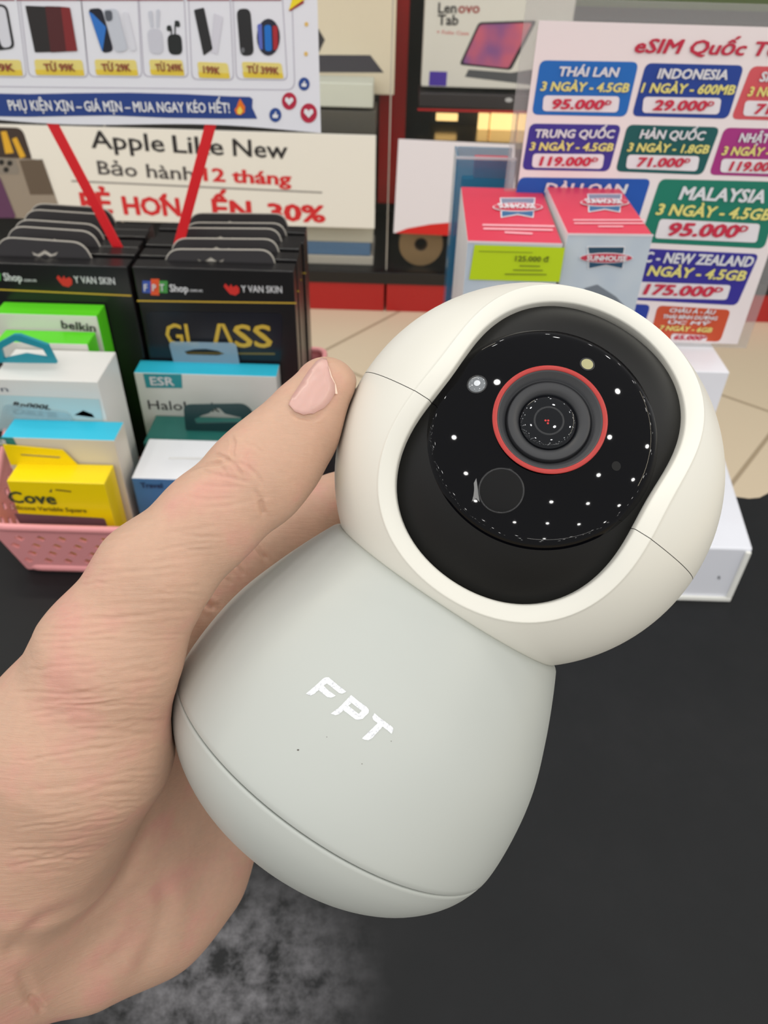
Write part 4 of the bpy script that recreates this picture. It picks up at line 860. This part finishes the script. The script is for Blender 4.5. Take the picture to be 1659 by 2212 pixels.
Q = np.concatenate(Q); Q = Q[(Q >= 0).all(1)]
def proj_sdf(V, it=2):
    inb = (np.abs(V - lo) > G * 2.5).all(1) & (np.abs(V - (lo + G * (nn - 1))) > G * 2.5).all(1)
    for _ in range(it):
        W_ = V[inb]; g = grad(W_); s = sdf_c(W_); V[inb] = W_ - g * np.clip(s / np.maximum((g * g).sum(1), .2), -.0015, .0015)[:, None]
    return V
V = proj_sdf(V, 3)
def smooth_pass(V, Q, n, a=.5):
    for _ in range(n):
        S2 = np.zeros_like(V); c = np.zeros(len(V))
        for k in range(4):
            np.add.at(S2, Q[:, k], V[Q[:, (k + 1) % 4]]); np.add.at(S2, Q[:, k], V[Q[:, (k + 3) % 4]]); np.add.at(c, Q[:, k], 2)
        V = V * (1 - a) + a * S2 / np.maximum(c, 1)[:, None]
    return V
def subdiv(V, Q):
    E = np.concatenate([Q[:, [k, (k + 1) % 4]] for k in range(4)]); E.sort(1)
    U, inv = np.unique(E, axis=0, return_inverse=True); inv = inv.reshape(-1); n = len(V); nq = len(Q)
    ev = V[U].mean(1); fv = V[Q].mean(1); em = [n + inv[k * nq:(k + 1) * nq] for k in range(4)]; fi = n + len(U) + np.arange(nq)
    V2 = np.concatenate([V, ev, fv])
    Q2 = np.concatenate([np.stack([Q[:, k], em[k], fi, em[(k + 3) % 4]], 1) for k in range(4)])
    return V2, Q2
V, Q = subdiv(V, Q); V = proj_sdf(V, 1); V = smooth_pass(V, Q, 1, .4)
V, Q = subdiv(V, Q); V = proj_sdf(V, 1); V = smooth_pass(V, Q, 2, .4)
# finer skin where the thumb joint and the index finger show their creases
px_ = CX + FPX * V[:, 0] / -V[:, 2]; py_ = CY - FPX * V[:, 1] / -V[:, 2]
inw = (px_ > -20) & (px_ < 765) & (py_ > 765) & (py_ < 2230)
qs = inw[Q].any(1); nv0 = len(V)
used, inv = np.unique(Q[qs], return_inverse=True); Vs, Qs = subdiv(V[used], inv.reshape(-1, 4))
newi = np.concatenate([used, nv0 + np.arange(len(Vs) - len(used))])
V = np.concatenate([V, proj_sdf(Vs[len(used):].copy(), 1)]); Q = np.concatenate([Q[~qs], newi[Qs]])
# skin folds: grooves pressed into the surface along the creases of thumb, palm and finger
Nn = grad(V); Nn /= np.maximum(np.linalg.norm(Nn, axis=1), 1e-6)[:, None]
px_ = CX + FPX * V[:, 0] / -V[:, 2]; py_ = CY - FPX * V[:, 1] / -V[:, 2]; PXY = np.stack([px_, py_], 1)
facing = np.clip(-(Nn * V).sum(1) / np.linalg.norm(V, axis=1) * 2.0, 0, 1)
disp = np.zeros(len(V))
def crease(pts, depth, width, dlim=None, ridge=.35):
    global disp
    pts = np.array(pts, float); lo_, hi_ = pts.min(0) - width * 4, pts.max(0) + width * 4
    sel = np.where((PXY >= lo_).all(1) & (PXY <= hi_).all(1) & (facing > 0))[0]
    if dlim is not None: sel = sel[(-V[sel, 2] > dlim[0]) & (-V[sel, 2] < dlim[1])]
    if not len(sel): return
    p = PXY[sel]; best = np.full(len(sel), 1e9); tb = np.zeros(len(sel)); nseg = len(pts) - 1
    for i in range(nseg):
        a, b_ = pts[i], pts[i + 1]; ba = b_ - a; tt = np.clip((p - a) @ ba / (ba @ ba), 0, 1); dd = np.linalg.norm(p - a - tt[:, None] * ba, axis=1)
        u = dd < best; best[u] = dd[u]; tb[u] = (i + tt[u]) / nseg
    taper = np.clip(np.minimum(tb, 1 - tb) * 5, .15, 1)
    x = best / width
    disp[sel] += depth * taper * facing[sel] * (-np.exp(-x * x) + ridge * np.exp(-(x - 2.0)**2))
NEAR = (.10, .172); FARR = (.165, .25)
for c, dpt, w in ([[(398, 1022), (408, 1012), (436, 1004), (470, 1001), (500, 990)], .00034, 4.2], [[(452, 984), (470, 982), (492, 992), (508, 1004), (520, 1022), (524, 1040)], .00030, 4], [[(428, 1014), (460, 1024), (500, 1032), (548, 1044)], .00020, 4],
                  [[(498, 938), (506, 956), (502, 976), (508, 996)], .00022, 4], [[(508, 996), (530, 1006), (556, 1026), (574, 1056)], .00018, 4], [[(538, 972), (530, 990), (536, 1006), (552, 1020)], .00014, 4], [[(470, 1001), (484, 1014), (490, 1030)], .00016, 3.6],
                  [[(418, 1044), (462, 1050), (530, 1052)], .00014, 4], [[(395, 1070), (450, 1080), (520, 1075)], .00012, 4.5], [[(440, 1095), (490, 1092), (545, 1080)], .00010, 4.5], [[(520, 955), (548, 962), (570, 980)], .00012, 4],
                  [[(562, 1076), (566, 1096), (572, 1116)], .00045, 6], [[(548, 1054), (556, 1070), (562, 1080)], .00022, 5],
                  [[(622, 886), (646, 901), (676, 905), (702, 890)], .00025, 4.5]): crease(c, dpt, w, NEAR)
rnd = random.Random(3)
for k in range(130):                             # fine, nearly level wrinkles over thumb root and ball of the thumb
    y0 = 1130 + 760 * rnd.random()**.9; xr = 372 - max(0, y0 - 1650) * .55 - (max(0, 1480 - y0) * -.35); x0 = rnd.uniform(-10, xr - 90); ln = rnd.uniform(70, 260); x1 = min(x0 + ln, xr)
    sl_ = rnd.uniform(-.22, .06) - (.05 if y0 > 1600 else 0); pts = []
    for j in range(7):
        x_ = x0 + (x1 - x0) * j / 6; pts.append((x_, y0 + (x_ - x0) * sl_ + rnd.uniform(-3, 3)))
    crease(pts, rnd.uniform(.00003, .00011), rnd.uniform(3.0, 5.5), NEAR, .5)
for c, dpt, w in ([[(0, 2064), (24, 2052), (90, 1990), (190, 1950), (260, 1880), (320, 1800)], .0006, 16], [[(295, 2120), (330, 2040), (355, 1960), (352, 1880)], .0006, 20], [[(190, 2105), (250, 2070), (300, 2010), (318, 1930)], .0004, 18],
                  [[(60, 2155), (78, 2165), (96, 2190)], .0006, 8], [[(40, 2090), (60, 2140), (70, 2165)], .0004, 12]): crease(c, dpt, w, None)
for c, dpt, w in ([[(535, 1164), (552, 1176), (566, 1196), (580, 1212)], .00055, 5], [[(498, 1216), (514, 1224), (530, 1246)], .00035, 4.5], [[(432, 1296), (448, 1304), (466, 1316)], .00085, 7], [[(490, 1248), (500, 1262)], .0002, 4.5]): crease(c, dpt, w, FARR)
V = V + Nn * disp[:, None]
# shift bookkeeping and build the skin object
WV = world(V); base_p = Vector(world(H(100, 1800, .18))[0])
person = thing('person', "person's bare left hand gripping the white security camera, thumb against its ball", 'person', base_p)
me = bpy.data.meshes.new('hand'); me.from_pydata([tuple(p) for p in (WV - np.array(base_p))], [], [tuple(int(i) for i in q) for q in Q])
me.polygons.foreach_set('use_smooth', [True] * len(me.polygons))
at = me.attributes.new('rest', 'FLOAT_VECTOR', 'POINT'); at.data.foreach_set('vector', (V * 1000).astype(np.float32).reshape(-1))
m, nt, b, L = nodes('skin')
ar = N(nt, 'ShaderNodeAttribute', attribute_name='rest')
n1 = N(nt, 'ShaderNodeTexNoise', Scale=.085, Detail=3.0, Roughness=.55); L.new(ar.outputs['Vector'], n1.inputs['Vector'])
cr = N(nt, 'ShaderNodeValToRGB'); el_ = cr.color_ramp.elements
el_[0].position = .34; el_[0].color = lin((195, 159, 136)); el_[1].position = .68; el_[1].color = lin((203, 153, 136)); x = el_.new(.5); x.color = lin((199, 160, 137))
L.new(n1.outputs['Fac'], cr.inputs[0])
n4 = N(nt, 'ShaderNodeTexNoise', Scale=.6, Detail=4.0, Roughness=.6); L.new(ar.outputs['Vector'], n4.inputs['Vector'])
hs = N(nt, 'ShaderNodeHueSaturation'); mr = N(nt, 'ShaderNodeMapRange'); mr.inputs['To Min'].default_value = .93; mr.inputs['To Max'].default_value = 1.07; L.new(n4.outputs['Fac'], mr.inputs['Value']); L.new(mr.outputs[0], hs.inputs['Value']); L.new(cr.outputs[0], hs.inputs['Color'])
L.new(hs.outputs[0], b.inputs['Base Color'])
mp = N(nt, 'ShaderNodeMapping'); mp.inputs['Rotation'].default_value = (0, 0, math.radians(-6)); mp.inputs['Scale'].default_value = (.16, 1.5, .5); L.new(ar.outputs['Vector'], mp.inputs[0])
n2 = N(nt, 'ShaderNodeTexNoise', Scale=.9, Detail=3.0, Roughness=.6); L.new(mp.outputs[0], n2.inputs['Vector'])
n3 = N(nt, 'ShaderNodeTexVoronoi', Scale=2.6); n3.feature = 'DISTANCE_TO_EDGE'; L.new(ar.outputs['Vector'], n3.inputs['Vector'])
b1 = N(nt, 'ShaderNodeBump', Strength=.32, Distance=.0004); b2 = N(nt, 'ShaderNodeBump', Strength=.25, Distance=.00010)
L.new(n2.outputs['Fac'], b1.inputs['Height']); L.new(n3.outputs['Distance'], b2.inputs['Height']); L.new(b1.outputs[0], b2.inputs['Normal']); L.new(b2.outputs[0], b.inputs['Normal'])
b.inputs['Roughness'].default_value = .5; b.inputs['Specular IOR Level'].default_value = .4
b.inputs['Subsurface Weight'].default_value = .22; b.inputs['Subsurface Radius'].default_value = (1.0, .35, .2); b.inputs['Subsurface Scale'].default_value = .004
me.materials.append(m); me.update()
hand = link('hand', me, person)
# thumbnail: a curved plate lying on the thumb
hb = bvh_of(hand)
nail = [(624, 876), (632, 858), (652, 828), (668, 804), (684, 784), (696, 777), (706, 779), (710, 797), (714, 815), (722, 830), (722, 850), (712, 868), (699, 882), (676, 894), (655, 896), (638, 890)]
m, nt, b, L = nodes('fingernail'); b.inputs['Base Color'].default_value = lin((208, 164, 154)); b.inputs['Roughness'].default_value = .28; b.inputs['Subsurface Weight'].default_value = .15; b.inputs['Subsurface Scale'].default_value = .002
v_, f_ = fill([[(x, y) for x, y in nail]])
bm = bmesh.new(); vs = [bm.verts.new(x) for x in v_]
for q in f_: bm.faces.new([vs[i] for i in q])
bmesh.ops.subdivide_edges(bm, edges=bm.edges[:], cuts=3, use_grid_fill=True); bm.verts.index_update(); P = []
for x in bm.verts:
    px, py = x.co.x, x.co.y; hit = None
    for k in range(60):                         # silhouette side: step towards the thumb until the skin is met
        f_k = k / 60.0; r_ = hb.ray_cast(CAMP, ray(px + (690 - px) * f_k, py + (860 - py) * f_k).normalized())
        if r_[0] is not None: hit = r_; break
    nor = hit[1] if hit[1].dot(hit[0] - CAMP) < 0 else -hit[1]
    dt = (ray(px, py).normalized() * (hit[0] - CAMP).length + CAMP)
    P.append(dt + nor * .00028)
Fc = [tuple(q.index for q in w.verts) for w in bm.faces]; bm.free()
mesh('thumbnail', P, Fc, m, person, smooth=True, label='pale pink thumbnail', solid=.0003)

m = mat((232, 204, 184), .4, name='pale_nail_edge')
drape([[(705, 779), (711, 798), (716, 814), (724, 832), (727, 852), (722, 852), (719, 834), (711, 817), (706, 800), (701, 781)]], hb, m, 'nail_edge', person, .0004, 1)
